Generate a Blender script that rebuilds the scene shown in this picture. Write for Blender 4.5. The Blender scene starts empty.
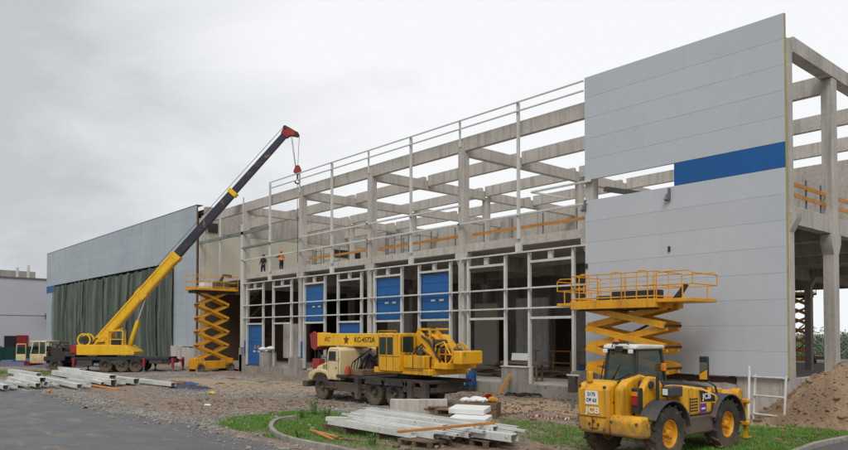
import bpy, bmesh, math, random
from mathutils import Vector, Matrix, noise as mnoise
random.seed(7)
R = math.radians
sc = bpy.context.scene
COL = sc.collection

# ------------------------------------------------------------------ camera model (solved from the vanishing points)
EYE, FPX, CX, HOR = 3.3, 708.5, 424.0, 333.5
PITCH = R(1.4)
ANG = math.atan((CX + 195.0) / FPX)
PPY = HOR - FPX * math.tan(PITCH)
D2 = (-math.cos(ANG), math.sin(ANG)); RT = Vector((D2[1], -D2[0], 0))
FW = Vector((D2[0] * math.cos(PITCH), D2[1] * math.cos(PITCH), math.sin(PITCH)))
UP = Vector((-D2[0] * math.sin(PITCH), -D2[1] * math.sin(PITCH), math.cos(PITCH)))
cam = bpy.data.cameras.new('camera'); camo = bpy.data.objects.new('camera', cam); COL.objects.link(camo)
M = Matrix((RT, UP, -FW)).transposed().to_4x4(); M.translation = (0, 0, EYE); camo.matrix_world = M
cam.sensor_fit = 'HORIZONTAL'; cam.sensor_width = 36; cam.lens = FPX / 848 * 36
cam.shift_y = (PPY - 225) / 848; cam.clip_end = 6000; cam.clip_start = .1
sc.camera = camo

def G(px, py, z=0.0):            # survey helper: a photo pixel to the point on the ground it shows
    q = FW * FPX + RT * (px - CX) + UP * (PPY - py); t = (z - EYE) / q.z
    return (q.x * t, q.y * t)

# ------------------------------------------------------------------ materials
def mat(name, c1, c2=None, sc1=2.0, rough=.7, mud=None, perobj=0,  metal=0.0, bump=0.0, bsc=25.0, spot=None, streak=None, alpha=None, spec=.5, fine=.12, coord='Object', rvar=.1):
    m = bpy.data.materials.new(name); m.use_nodes = True
    nt = m.node_tree; N = nt.nodes; L = nt.links
    b = N['Principled BSDF']
    tc = N.new('ShaderNodeTexCoord')
    def nz(scale, detail=4, mapping=None, rough_=.55):
        n = N.new('ShaderNodeTexNoise'); n.inputs['Scale'].default_value = scale; n.inputs['Detail'].default_value = detail
        n.inputs['Roughness'].default_value = rough_
        if mapping:
            mp = N.new('ShaderNodeMapping'); mp.inputs['Scale'].default_value = mapping
            L.new(tc.outputs[coord], mp.inputs['Vector']); L.new(mp.outputs[0], n.inputs['Vector'])
        else: L.new(tc.outputs[coord], n.inputs['Vector'])
        return n
    def ramp(src, a, bb):
        r = N.new('ShaderNodeMapRange'); r.inputs['From Min'].default_value = a; r.inputs['From Max'].default_value = bb
        L.new(src, r.inputs['Value']); return r.outputs[0]
    def mix(fac, A, B, mode='MIX'):
        x = N.new('ShaderNodeMix'); x.data_type = 'RGBA'; x.blend_type = mode
        if isinstance(fac, float): x.inputs['Factor'].default_value = fac
        else: L.new(fac, x.inputs['Factor'])
        for i, v in ((6, A), (7, B)):
            if isinstance(v, tuple): x.inputs[i].default_value = (*v, 1) if len(v) == 3 else v
            else: L.new(v, x.inputs[i])
        return x.outputs[2]
    c2 = c2 or tuple(v * .8 for v in c1)
    col = mix(ramp(nz(sc1).outputs['Fac'], .35, .65), c1, c2)
    if fine:
        f = ramp(nz(sc1 * 14, 3).outputs['Fac'], .3, .7)
        col = mix(f, col, mix(1.0, col, (1 - fine * 2,) * 3, 'MULTIPLY'))
    if streak:
        s = ramp(nz(1.0, 4, (3.2, 3.2, .22)).outputs['Fac'], .5, .72)
        sm = N.new('ShaderNodeMath'); sm.operation = 'MULTIPLY'; L.new(s, sm.inputs[0]); sm.inputs[1].default_value = streak[1]
        col = mix(sm.outputs[0], col, streak[0])
    if spot:
        s = ramp(nz(spot[2], 6, None, .7).outputs['Fac'], spot[1], spot[1] + .06)
        col = mix(s, col, spot[0])
    if perobj:
        oi = N.new('ShaderNodeObjectInfo'); pr = N.new('ShaderNodeMapRange'); pr.inputs['To Min'].default_value = 1 - perobj; pr.inputs['To Max'].default_value = 1 + perobj
        L.new(oi.outputs['Random'], pr.inputs['Value']); cmb = N.new('ShaderNodeCombineColor')
        for i in range(3): L.new(pr.outputs[0], cmb.inputs[i])
        col = mix(1.0, col, cmb.outputs[0], 'MULTIPLY')
    if mud:   # splashes of mud up to a ragged height
        sx = N.new('ShaderNodeSeparateXYZ'); L.new(tc.outputs[coord], sx.inputs[0])
        ad = N.new('ShaderNodeMath'); ad.operation = 'MULTIPLY_ADD'; L.new(nz(4, 7, None, .75).outputs['Fac'], ad.inputs[0]); ad.inputs[1].default_value = 1.6; L.new(sx.outputs['Z'], ad.inputs[2])
        mr = N.new('ShaderNodeMapRange'); mr.inputs['From Min'].default_value = mud[1] + .8 - .25; mr.inputs['From Max'].default_value = mud[1] + .8 + .35; mr.inputs['To Min'].default_value = mud[2]; mr.inputs['To Max'].default_value = 0; L.new(ad.outputs[0], mr.inputs[0])
        col = mix(mr.outputs[0], col, mud[0])
    L.new(col, b.inputs['Base Color'])
    rr = N.new('ShaderNodeMapRange'); rr.inputs['To Min'].default_value = rough - rvar; rr.inputs['To Max'].default_value = min(1, rough + rvar)
    L.new(nz(sc1 * 3).outputs['Fac'], rr.inputs['Value']); L.new(rr.outputs[0], b.inputs['Roughness'])
    b.inputs['Metallic'].default_value = metal; b.inputs['Specular IOR Level'].default_value = spec
    if bump:
        bp = N.new('ShaderNodeBump'); bp.inputs['Strength'].default_value = bump; bp.inputs['Distance'].default_value = .03
        L.new(nz(bsc, 5).outputs['Fac'], bp.inputs['Height']); L.new(bp.outputs[0], b.inputs['Normal'])
    if alpha is not None:
        b.inputs['Alpha'].default_value = alpha
    return m

RUST = (.09, .04, .02)
MT = dict(
    concrete=mat('concrete', (.58, .54, .485), (.49, .455, .41), .55, .9, bump=.25, bsc=14, streak=((.20, .18, .155), .55), fine=.1, spot=((.2, .18, .155), .70, 1.5)),
    concrete_old=mat('concrete_old', (.40, .37, .325), (.28, .255, .22), .7, .92, bump=.5, bsc=9, streak=((.13, .115, .1), .6), fine=.14, spot=((.13, .11, .09), .62, 2.2)),
    concrete_brown=mat('concrete_brown', (.50, .46, .41), (.42, .385, .345), .35, .9, bump=.2, streak=((.14, .12, .10), .5)),
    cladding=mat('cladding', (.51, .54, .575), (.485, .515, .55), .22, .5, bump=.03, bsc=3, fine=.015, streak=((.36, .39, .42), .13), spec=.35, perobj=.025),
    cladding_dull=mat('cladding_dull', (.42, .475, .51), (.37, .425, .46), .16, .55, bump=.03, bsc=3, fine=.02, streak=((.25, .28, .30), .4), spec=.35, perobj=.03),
    blue_panel=mat('blue_panel', (.010, .11, .34), (.009, .10, .31), .4, .45, fine=.02, spec=.35),
    blue_door=mat('blue_door', (.008, .115, .35), (.007, .10, .31), .5, .45, fine=.03, spec=.4, streak=((.02, .07, .18), .3)),
    foam=mat('foam_core', (.55, .46, .12), (.42, .36, .10), 2, .9),
    beige=mat('beige_wall', (.55, .52, .42), (.50, .47, .38), .2, .8, fine=.02, streak=((.42, .39, .31), .3)),
    greywall=mat('grey_partition', (.62, .60, .57), (.54, .52, .50), .25, .8, streak=((.16, .15, .145), .5)),
    steel=mat('white_primed_steel', (.68, .69, .655), (.58, .59, .56), 1.5, .5, fine=.05, streak=((.3, .29, .25), .5)),
    steel_green=mat('green_primed_steel', (.22, .26, .22), (.16, .19, .16), 1.2, .55, fine=.06),
    galv=mat('galvanised_section', (.74, .75, .72), (.60, .61, .58), 1.2, .42, metal=.0, fine=.08, spot=((.26, .17, .10), .64, 2.2), streak=((.4, .36, .3), .35)),
    timber=mat('orange_timber', (.62, .28, .06), (.48, .20, .04), 1.5, .75, fine=.1),
    wood=mat('weathered_wood', (.25, .16, .09), (.16, .10, .06), 2.5, .85, bump=.3, fine=.15),
    yellow=mat('machine_yellow', (.86, .45, .01), (.76, .37, .008), 1.2, .42, fine=.08, spot=(RUST, .61, 3.2), streak=((.20, .09, .02), .6), spec=.5, mud=((.20, .14, .085), .75, .85)),
    yellow_new=mat('crane_yellow', (.88, .53, .01), (.82, .46, .008), 1.2, .38, fine=.05, spot=(RUST, .66, 2.5), streak=((.35, .18, .02), .3)),
    lift_orange=mat('lift_orange', (.82, .40, .012), (.72, .32, .01), 1.5, .45, fine=.08, spot=(RUST, .64, 4), streak=((.2, .09, .03), .4)),
    cream=mat('truck_cream', (.74, .60, .34), (.66, .52, .28), 1.2, .5, fine=.06, spot=((.20, .11, .05), .64, 3), streak=((.28, .19, .10), .55), mud=((.22, .16, .1), .95, .7)),
    chassis=mat('dirty_chassis', (.035, .033, .032), (.06, .05, .042), 2, .75, fine=.2, spot=((.12, .09, .06), .58, 4), mud=((.17, .125, .085), .7, .6)),
    chassis_blue=mat('dark_blue_chassis', (.018, .02, .035), (.035, .035, .045), 2, .65, fine=.15),
    boom_dark=mat('boom_dark', (.022, .022, .045), (.03, .03, .05), .8, .5, fine=.1, spot=((.22, .14, .06), .60, 1.6)),
    red=mat('red_paint', (.36, .025, .025), (.26, .02, .02), 2, .5, fine=.08, spot=((.08, .03, .02), .66, 4)),
    rubber=mat('tyre_rubber', (.028, .026, .024), (.055, .048, .04), 3, mud=((.19, .14, .09), .35, .7), rough= .85, bump=.3, bsc=40, fine=.15, spot=((.14, .105, .07), .60, 3)),
    black=mat('black_plastic', (.02, .02, .021), (.03, .03, .03), 3, .5, fine=.05),
    fender=mat('dark_grey_fender', (.045, .046, .055), (.06, .058, .06), 2, .55, fine=.08, mud=((.2, .145, .095), .95, .55), spot=((.13, .1, .07), .66, 4)),
    grey_steel=mat('grey_steel', (.25, .25, .25), (.18, .18, .18), 3, .45, metal=.4),
    chrome=mat('chrome_rod', (.7, .7, .72), (.6, .6, .62), 3, .18, metal=1.0, fine=.02),
    white=mat('white_sheet', (.78, .78, .76), (.72, .72, .70), 1.5, .6, fine=.03),
    whitepaint=mat('white_decal', (.8, .8, .8), (.75, .75, .75), 2, .5, fine=.02),
    darktext=mat('brown_lettering', (.10, .035, .01), (.13, .05, .015), 6, .6, fine=.1),
    blackdecal=mat('black_decal', (.012, .012, .015), None, 2, .4, fine=.02),
    purple=mat('purple_decal', (.14, .03, .36), None, 2, .5, fine=.02),
    roofwhite=mat('cab_roof_white', (.72, .70, .64), (.6, .58, .52), 2, .45, fine=.05, spot=((.3, .26, .2), .7, 4)),
    orange_lamp=mat('orange_lens', (.8, .22, .01), None, 4, .25, fine=0),
    red_lamp=mat('red_lens', (.42, .01, .01), None, 4, .25, fine=0),
    bluetarp=mat('blue_tarp', (.02, .10, .30), (.015, .07, .22), 2, .45, bump=.3, bsc=8),
    navytarp=mat('navy_tarp', (.025, .03, .07), (.02, .022, .05), 2, .4, bump=.3, bsc=8),
    blacktarp=mat('black_sheet', (.012, .012, .013), None, 3, .4, bump=.3, bsc=8),
    conered=mat('red_plastic', (.62, .09, .02), (.5, .06, .015), 3, .45),
    brick=mat('brown_masonry', (.13, .075, .05), (.08, .05, .035), 6, .9, bump=.5, bsc=12),
    navywork=mat('navy_workwear', (.03, .03, .05), (.022, .022, .038), 8, .85),
    hivis=mat('orange_vest', (.85, .18, .015), (.75, .14, .01), 8, .7),
    skin=mat('skin', (.45, .26, .18), None, 8, .55),
    hair=mat('dark_hair', (.02, .015, .012), None, 8, .6),
    leaf=mat('leaf_green', (.07, .16, .025), (.11, .2, .035), 5, .6, fine=.1),
    bush=mat('distant_foliage', (.13, .19, .13), (.18, .24, .17), .5, .7, fine=.15),  # paled for distance: haze put into the leaf colour
    bark=mat('bark', (.07, .05, .035), None, 5, .9),
    lilac=mat('lilac_render', (.56, .56, .62), (.51, .51, .57), .12, .8, fine=.02),
    roofgrey=mat('roof_grey', (.16, .17, .18), None, .5, .7),
    greenmesh=mat('green_fence', (.04, .14, .10), (.03, .10, .075), 1.2, .6),
    windowdark=mat('window_dark', (.03, .03, .035), None, 2, .2),
    rope=mat('wire_rope', (.06, .06, .06), None, 20, .6),
)
def glass_mat():
    m = bpy.data.materials.new('tinted_glass'); m.use_nodes = True
    nt = m.node_tree; b = nt.nodes['Principled BSDF']
    b.inputs['Base Color'].default_value = (.03, .075, .055, 1); b.inputs['Roughness'].default_value = .06
    b.inputs['Alpha'].default_value = .55; b.inputs['Specular IOR Level'].default_value = .8
    n = nt.nodes.new('ShaderNodeTexNoise'); n.inputs['Scale'].default_value = 3; n.inputs['Detail'].default_value = 5
    r = nt.nodes.new('ShaderNodeMapRange'); r.inputs['To Min'].default_value = .02; r.inputs['To Max'].default_value = .10
    nt.links.new(n.outputs['Fac'], r.inputs['Value']); nt.links.new(r.outputs[0], b.inputs['Roughness'])
    r2 = nt.nodes.new('ShaderNodeMapRange'); r2.inputs['To Min'].default_value = .35; r2.inputs['To Max'].default_value = .6
    nt.links.new(n.outputs['Fac'], r2.inputs['Value']); nt.links.new(r2.outputs[0], b.inputs['Alpha'])
    return m
MT['glass'] = glass_mat()
def net_mat():
    m = bpy.data.materials.new('green_scaffold_net'); m.use_nodes = True
    nt = m.node_tree; N = nt.nodes; L = nt.links; b = N['Principled BSDF']; tc = N.new('ShaderNodeTexCoord')
    n = N.new('ShaderNodeTexNoise'); n.inputs['Scale'].default_value = .5; n.inputs['Detail'].default_value = 6
    mp = N.new('ShaderNodeMapping'); mp.inputs['Scale'].default_value = (2.6, 1, .10); L.new(tc.outputs['Object'], mp.inputs[0]); L.new(mp.outputs[0], n.inputs[0])
    cr = N.new('ShaderNodeValToRGB'); e = cr.color_ramp.elements
    e[0].position = .36; e[0].color = (.055, .08, .06, 1); e[1].position = .66; e[1].color = (.16, .20, .155, 1)  # lighter upright streaks are fold highlights put into the colour
    L.new(n.outputs['Fac'], cr.inputs[0]); L.new(cr.outputs[0], b.inputs['Base Color'])
    b.inputs['Roughness'].default_value = .75
    r = N.new('ShaderNodeMapRange'); r.inputs['From Min'].default_value = .35; r.inputs['From Max'].default_value = .7; r.inputs['To Min'].default_value = .58; r.inputs['To Max'].default_value = .86
    L.new(n.outputs['Fac'], r.inputs[0]); L.new(r.outputs[0], b.inputs['Alpha'])
    return m
MT['net'] = net_mat()

# ------------------------------------------------------------------ mesh helpers
class MB:
    def __init__(s): s.v = []; s.f = []
    def add(s, vs, fs):
        o = len(s.v); s.v += [tuple(v) for v in vs]; s.f += [tuple(i + o for i in f) for f in fs]; return s
    def box(s, x0, x1, y0, y1, z0, z1, rot=None, piv=None):
        vs = [Vector((x, y, z)) for z in (z0, z1) for y in (y0, y1) for x in (x0, x1)]
        if rot is not None:
            c = Vector(piv) if piv else sum(vs, Vector()) / 8
            vs = [c + rot @ (v - c) for v in vs]
        return s.add(vs, [(0, 2, 3, 1), (4, 5, 7, 6), (0, 1, 5, 4), (2, 6, 7, 3), (0, 4, 6, 2), (1, 3, 7, 5)])
    def bar(s, p, q, w, h=None, up=(0, 0, 1)):
        h = h or w; p = Vector(p); q = Vector(q); d = (q - p).normalized(); u = Vector(up)
        if abs(d.dot(u)) > .95: u = Vector((1, 0, 0))
        a = d.cross(u).normalized() * w / 2; b = a.cross(d).normalized() * h / 2
        vs = [e + i * a + j * b for e in (p, q) for i, j in ((-1, -1), (1, -1), (1, 1), (-1, 1))]
        return s.add(vs, [(0, 1, 2, 3)[::-1], (4, 5, 6, 7), (0, 4, 5, 1)[::-1], (1, 5, 6, 2)[::-1], (2, 6, 7, 3)[::-1], (3, 7, 4, 0)[::-1]])
    def taper(s, p, q, w0, h0, w1, h1, up=(0, 0, 1)):
        p = Vector(p); q = Vector(q); d = (q - p).normalized(); u = Vector(up)
        a = d.cross(u).normalized(); b = a.cross(d).normalized()
        vs = [e + i * a * w / 2 + j * b * h / 2 for e, w, h in ((p, w0, h0), (q, w1, h1)) for i, j in ((-1, -1), (1, -1), (1, 1), (-1, 1))]
        return s.add(vs, [(3, 2, 1, 0), (4, 5, 6, 7), (1, 5, 4, 0), (2, 6, 5, 1), (3, 7, 6, 2), (0, 4, 7, 3)])
    def cyl(s, p, q, r0, r1=None, n=12):
        r1 = r0 if r1 is None else r1; p = Vector(p); q = Vector(q); d = (q - p).normalized()
        u = Vector((0, 0, 1)) if abs(d.z) < .9 else Vector((1, 0, 0)); a = d.cross(u).normalized(); b = d.cross(a)
        vs = [c + r * (math.cos(t) * a + math.sin(t) * b) for c, r in ((p, r0), (q, r1)) for t in [2 * math.pi * i / n for i in range(n)]]
        fs = [(i, (i + 1) % n, n + (i + 1) % n, n + i) for i in range(n)]
        fs += [tuple(range(n))[::-1], tuple(range(n, 2 * n))]
        return s.add(vs, fs)
    def tube(s, pts, r, n=8, closed=False):
        pts = [Vector(p) for p in pts]
        rings = []
        for i, p in enumerate(pts):
            a = pts[i - 1] if (i or closed) else p; b = pts[(i + 1) % len(pts)] if (i < len(pts) - 1 or closed) else p
            d = (b - a).normalized(); u = Vector((0, 0, 1)) if abs(d.z) < .9 else Vector((0, 1, 0))
            x = d.cross(u).normalized(); y = d.cross(x)
            rings.append([p + r * (math.cos(2 * math.pi * k / n) * x + math.sin(2 * math.pi * k / n) * y) for k in range(n)])
        vs = [v for rg in rings for v in rg]; fs = []
        m = len(pts)
        for i in range(m if closed else m - 1):
            j = (i + 1) % m
            fs += [(i * n + k, i * n + (k + 1) % n, j * n + (k + 1) % n, j * n + k) for k in range(n)]
        if not closed: fs += [tuple(range(n))[::-1], tuple(range((m - 1) * n, m * n))]
        return s.add(vs, fs)
    def prism(s, poly, axis, a0, a1):
        # poly: 2D points; axis 'x': poly=(y,z); 'y': poly=(x,z); 'z': poly=(x,y)
        def pt(u, v, a): return {'x': (a, u, v), 'y': (u, a, v), 'z': (u, v, a)}[axis]
        n = len(poly); vs = [pt(u, v, a) for a in (a0, a1) for u, v in poly]
        fs = [(i, (i + 1) % n, n + (i + 1) % n, n + i) for i in range(n)] + [tuple(range(n))[::-1], tuple(range(n, 2 * n))]
        return s.add(vs, fs)
    def lathe(s, prof, c, axis='y', n=28):
        # prof: list of (radius, offset along axis), closed loop
        c = Vector(c); vs = []; m = len(prof)
        for i in range(n):
            t = 2 * math.pi * i / n
            for r, o in prof:
                a, b = r * math.cos(t), r * math.sin(t)
                vs.append(c + (Vector((a, o, b)) if axis == 'y' else Vector((o, a, b)) if axis == 'x' else Vector((a, b, o))))
        fs = [(i * m + k, i * m + (k + 1) % m, ((i + 1) % n) * m + (k + 1) % m, ((i + 1) % n) * m + k) for i in range(n) for k in range(m)]
        return s.add(vs, fs)
    def blob(s, c, rx, ry, rz, sub=1, jit=.25, seed=0):
        bm = bmesh.new(); bmesh.ops.create_icosphere(bm, subdivisions=sub, radius=1)
        rnd = random.Random(seed); bm.verts.ensure_lookup_table(); bm.verts.index_update()
        vs = [(c[0] + v.co.x * rx * (1 + rnd.uniform(-jit, jit)), c[1] + v.co.y * ry * (1 + rnd.uniform(-jit, jit)), c[2] + v.co.z * rz * (1 + rnd.uniform(-jit, jit))) for v in bm.verts]
        fs = [tuple(v.index for v in f.verts) for f in bm.faces]; bm.free()
        return s.add(vs, fs)
    def build(s, name, m, parent=None, bevel=0, smooth=35, loc=None, fixn=True):
        me = bpy.data.meshes.new(name); me.from_pydata(s.v, [], s.f); me.update()
        if fixn:
            bm = bmesh.new(); bm.from_mesh(me); bmesh.ops.recalc_face_normals(bm, faces=bm.faces); bm.to_mesh(me); bm.free()
        me.materials.append(MT[m] if isinstance(m, str) else m)
        o = bpy.data.objects.new(name, me); COL.objects.link(o)
        if smooth:
            me.shade_smooth(); me.set_sharp_from_angle(angle=R(smooth))
        if bevel:
            b = o.modifiers.new('bevel', 'BEVEL'); b.width = bevel; b.segments = 2; b.limit_method = 'ANGLE'; b.angle_limit = R(40)
        if parent: o.parent = parent
        if loc: o.location = loc
        return o

def tag(o, label=None, cat=None, group=None, kind=None):
    if label: o['label'] = label
    if cat: o['category'] = cat
    if group: o['group'] = group
    if kind: o['kind'] = kind
    return o
def thing(name, label, cat, loc=(0, 0, 0), rz=0, group=None, scale=1):
    o = bpy.data.objects.new(name, None); COL.objects.link(o); o.location = loc; o.rotation_euler = (0, 0, rz)
    o.scale = (scale,) * 3; o.empty_display_size = .3
    return tag(o, label, cat, group)
def text_mesh(name, s, size, m, parent, matrix, extrude=.004, sx=1.0, shear=0):
    cu = bpy.data.curves.new('t', 'FONT'); cu.body = s; cu.size = size; cu.extrude = extrude; cu.align_x = 'CENTER'; cu.align_y = 'CENTER'; cu.shear = shear; cu.offset = size * .02
    t = bpy.data.objects.new('t', cu); COL.objects.link(t); dg = bpy.context.evaluated_depsgraph_get()
    me = bpy.data.meshes.new_from_object(t.evaluated_get(dg)); bpy.data.objects.remove(t)
    me.name = name; me.transform(Matrix.Diagonal((sx, 1, 1, 1))); me.transform(matrix); me.materials.clear(); me.materials.append(MT[m])
    o = bpy.data.objects.new(name, me); COL.objects.link(o); o.parent = parent; return o
def mfrom(xaxis, yaxis, loc):
    x = Vector(xaxis).normalized(); y = Vector(yaxis).normalized(); z = x.cross(y)
    m = Matrix((x, y, z)).transposed().to_4x4(); m.translation = loc; return m
def fbm(x, y, s=1.0, o=4, seed=0.0): return mnoise.fractal(Vector((x * s, y * s, seed)), 1.0, 2.0, o)

# ------------------------------------------------------------------ wheels
def wheel(parent, c, r, w, side, rim_mat, axis='y', rim_r=.52, lugs=0, n=30, steer=0):
    """side +1/-1: outer direction along axis"""
    def ax(o, a=0, b=0): return (c[0] + a, c[1] + o * side, c[2] + b) if axis == 'y' else (c[0] + o * side, c[1] + a, c[2] + b)
    hub = MB().cyl(ax(w * .15), ax(w * .46), r * .16, r * .13, 12)
    for i in range(8):
        t = i * math.pi / 4; hub.cyl(ax(w * .2, r * .26 * math.cos(t), r * .26 * math.sin(t)), ax(w * .36, r * .26 * math.cos(t), r * .26 * math.sin(t)), r * .03, None, 6)
    h = hub.build('wheel', rim_mat, parent)
    rr = r * rim_r; hw = w / 2
    prof = [(rr, -hw * .8), (rr * 1.1, -hw * .95), (r * .8, -hw), (r * .95, -hw * .9), (r * .985, -hw * .6), (r * .985, hw * .6), (r * .95, hw * .9), (r * .8, hw), (rr * 1.1, hw * .95), (rr, hw * .8)]
    if side < 0: prof = [(a, -b) for a, b in prof]
    ty = MB().lathe(prof, c, axis, n)
    k = lugs or 36
    for i in range(k):
        for sd in (-1, 1):
            t = 2 * math.pi * (i + (.5 if sd > 0 else 0)) / k
            if lugs:
                t2 = t + .20
                p = [(r * 1.0, 0.03 * sd, t + .05), (r * .99, hw * .97 * sd, t2)]
            else:
                p = [(r * .99, hw * .2 * sd, t), (r * .985, hw * .85 * sd, t)]
            P = [ax(o * side, a * math.cos(tt), a * math.sin(tt)) for a, o, tt in p]
            ty.bar(P[0], P[1], r * (.075 if lugs else .09), r * (.10 if lugs else .04), up=(Vector(P[0]) - Vector(ax(p[0][1] * side))).normalized())
    ty.build('tyre', 'rubber', h)
    rp = [(rr * 1.02, -hw * .8), (rr * 1.08, hw * .8), (rr * .98, hw * .82), (rr * .9, hw * .35), (rr * .55, hw * .2), (r * .05, hw * .3), (r * .05, hw * .1), (rr * .6, 0), (rr * .9, -hw * .2), (rr * .92, -hw * .8)]
    rp = [(a, b * side) for a, b in rp]
    MB().lathe(rp, c, axis, 24).build('rim', rim_mat, h)
    return h
# ------------------------------------------------------------------ sky and sun (overcast)
w = bpy.data.worlds.new('World'); sc.world = w; w.use_nodes = True
nt = w.node_tree; N = nt.nodes; L = nt.links; N.clear()
SUN_EL, SUN_AZ = R(52), Vector((.62, -.78, 0)).normalized()
sky = N.new('ShaderNodeTexSky'); sky.sky_type = 'NISHITA'; sky.sun_disc = False; sky.sun_elevation = SUN_EL
sky.sun_rotation = math.atan2(SUN_AZ.x, SUN_AZ.y); sky.air_density = 1.5; sky.dust_density = 4
bg1 = N.new('ShaderNodeBackground'); bg1.inputs['Strength'].default_value = .07; L.new(sky.outputs[0], bg1.inputs['Color'])
tc = N.new('ShaderNodeTexCoord')
mp = N.new('ShaderNodeMapping'); mp.inputs['Scale'].default_value = (1, 1, 2.6); L.new(tc.outputs['Generated'], mp.inputs[0])
n1 = N.new('ShaderNodeTexNoise'); n1.inputs['Scale'].default_value = 2.6; n1.inputs['Detail'].default_value = 7; n1.inputs['Roughness'].default_value = .55; n1.inputs['Distortion'].default_value = .5; L.new(mp.outputs[0], n1.inputs[0])
# a broad bright part of the cloud deck
def dotdir(v):
    d = N.new('ShaderNodeVectorMath'); d.operation = 'DOT_PRODUCT'; d.inputs[1].default_value = Vector(v).normalized(); L.new(tc.outputs['Generated'], d.inputs[0]); return d.outputs['Value']
br = N.new('ShaderNodeMapRange'); br.inputs['From Min'].default_value = .62; br.inputs['From Max'].default_value = 1.0; br.interpolation_type = 'SMOOTHSTEP'; L.new(dotdir((-.45, .82, .36)), br.inputs[0])
nr = N.new('ShaderNodeMapRange'); nr.inputs['From Min'].default_value = .3; nr.inputs['From Max'].default_value = .72; nr.inputs['To Min'].default_value = -.34; nr.inputs['To Max'].default_value = .34; L.new(n1.outputs['Fac'], nr.inputs[0])
su = N.new('ShaderNodeMath'); su.operation = 'ADD'; L.new(br.outputs[0], su.inputs[0]); L.new(nr.outputs[0], su.inputs[1])
cr = N.new('ShaderNodeValToRGB'); e = cr.color_ramp.elements
e[0].position = 0; e[0].color = (.47, .49, .515, 1); e[1].position = .85; e[1].color = (.80, .81, .825, 1); L.new(su.outputs[0], cr.inputs[0])
bg2 = N.new('ShaderNodeBackground'); bg2.inputs['Strength'].default_value = 1.0; L.new(cr.outputs[0], bg2.inputs['Color'])
mx = N.new('ShaderNodeMixShader'); mx.inputs[0].default_value = .93; L.new(bg1.outputs[0], mx.inputs[1]); L.new(bg2.outputs[0], mx.inputs[2])
out = N.new('ShaderNodeOutputWorld'); L.new(mx.outputs[0], out.inputs[0])
sl = bpy.data.lights.new('sun', 'SUN'); sl.energy = 1.5; sl.angle = R(30); sl.color = (1, .97, .92)
so = bpy.data.objects.new('sun', sl); COL.objects.link(so)
sd = Vector((SUN_AZ.x * math.cos(SUN_EL), SUN_AZ.y * math.cos(SUN_EL), math.sin(SUN_EL))); so.rotation_euler = sd.to_track_quat('Z', 'Y').to_euler()
sc.view_settings.view_transform = 'Standard'; sc.view_settings.look = 'None'; sc.view_settings.gamma = 1; sc.view_settings.exposure = .3
sc.view_settings.use_curve_mapping = False

# ------------------------------------------------------------------ ground
road_edge = [G(0, 388), G(50, 393), G(100, 412), G(140, 416), G(190, 425), G(231, 436), G(277, 449)]
road_poly = [(-260, 2), (-120, 4)] + road_edge + [(-16.6, 11.1), (-12.5, 11.4), (-9.2, 13.2), (-7.75, 16), (-7.9, 19.5), (-8.15, 22.2), (-7.8, 24.6), (-7.2, 28), (-6.6, 60), (0, 60), (60, 40), (60, -60), (-260, -60)]
def inside(p, poly):
    x, y = p; c = False; n = len(poly)
    for i in range(n):
        x0, y0 = poly[i]; x1, y1 = poly[i - 1]
        if (y0 > y) != (y1 > y) and x < (x1 - x0) * (y - y0) / (y1 - y0) + x0: c = not c
    return c
def segd(p, poly):
    best = 1e9
    for i in range(len(poly) - 1):
        a = Vector(poly[i]); b = Vector(poly[i + 1]); q = Vector(p); ab = b - a
        t = max(0, min(1, (q - a).dot(ab) / max(ab.length_squared, 1e-9))); best = min(best, (q - a - ab * t).length)
    return best
def sstep(a, b, x):
    t = max(0, min(1, (x - a) / (b - a))); return t * t * (3 - 2 * t)
def heap_h(x, y):
    # spoil heap beside the gable
    d = math.hypot((x + 7.2) / 5.8, (y - 28.9) / 3.5)
    h = 3.9 * max(0, 1 - d) ** 1.0 * (1.0 + .0)
    if h <= 0: return 0
    return max(0, h * (1 + .18 * fbm(x, y, .9, 3, 3)) + .10 * fbm(x, y, 2.6, 4, 8) * min(1, h * 2))
def ground_h(x, y):
    near = 1 - sstep(70, 110, math.hypot(x, y))
    rut = 0
    for k, (yc, am) in enumerate(((24.6, 1.1), (26.4, 1.0), (22.6, .9))):
        q = y - yc - .6 * math.sin(x * .11 + k) - .25 * fbm(x, k * 9.1, .3, 2); rut += am * (.075 * math.exp(-(q / .22) ** 2) - .03 * math.exp(-((abs(q) - .45) / .16) ** 2))
    h = near * (-rut + .06 * fbm(x, y, .22, 3) + .028 * fbm(x, y, 1.1, 3, 4))
    if y > 28.6 and -67 < x < -11: return -.12
    if inside((x, y), road_poly): return -.10
    h = max(h, -.06)
    # small ridges of spread earth near the plinth
    if y > 22: h += near * .05 * sstep(22, 27, y)
    return h
def span(a, b, step): n = max(1, int(round((b - a) / step))); return [a + (b - a) * i / n for i in range(n)]
xs = [-3000, -1500, -700, -350, -200, -140, -110, -92] + span(-80, -40, .8) + span(-40, -3, .33) + [-3, 3, 15, 40, 100, 300, 900, 3000]
ys = [-3000, -800, -200, -60, -15, 0, 4] + span(7, 12, .5) + span(12, 29, .33) + span(29, 34, 1) + [34, 45, 60, 80, 110, 150, 250, 500, 1200, 4000]
gv = [(x, y, ground_h(x, y)) for y in ys for x in xs]; nx = len(xs)
gf = [(j * nx + i, j * nx + i + 1, (j + 1) * nx + i + 1, (j + 1) * nx + i) for j in range(len(ys) - 1) for i in range(nx - 1)]
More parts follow.
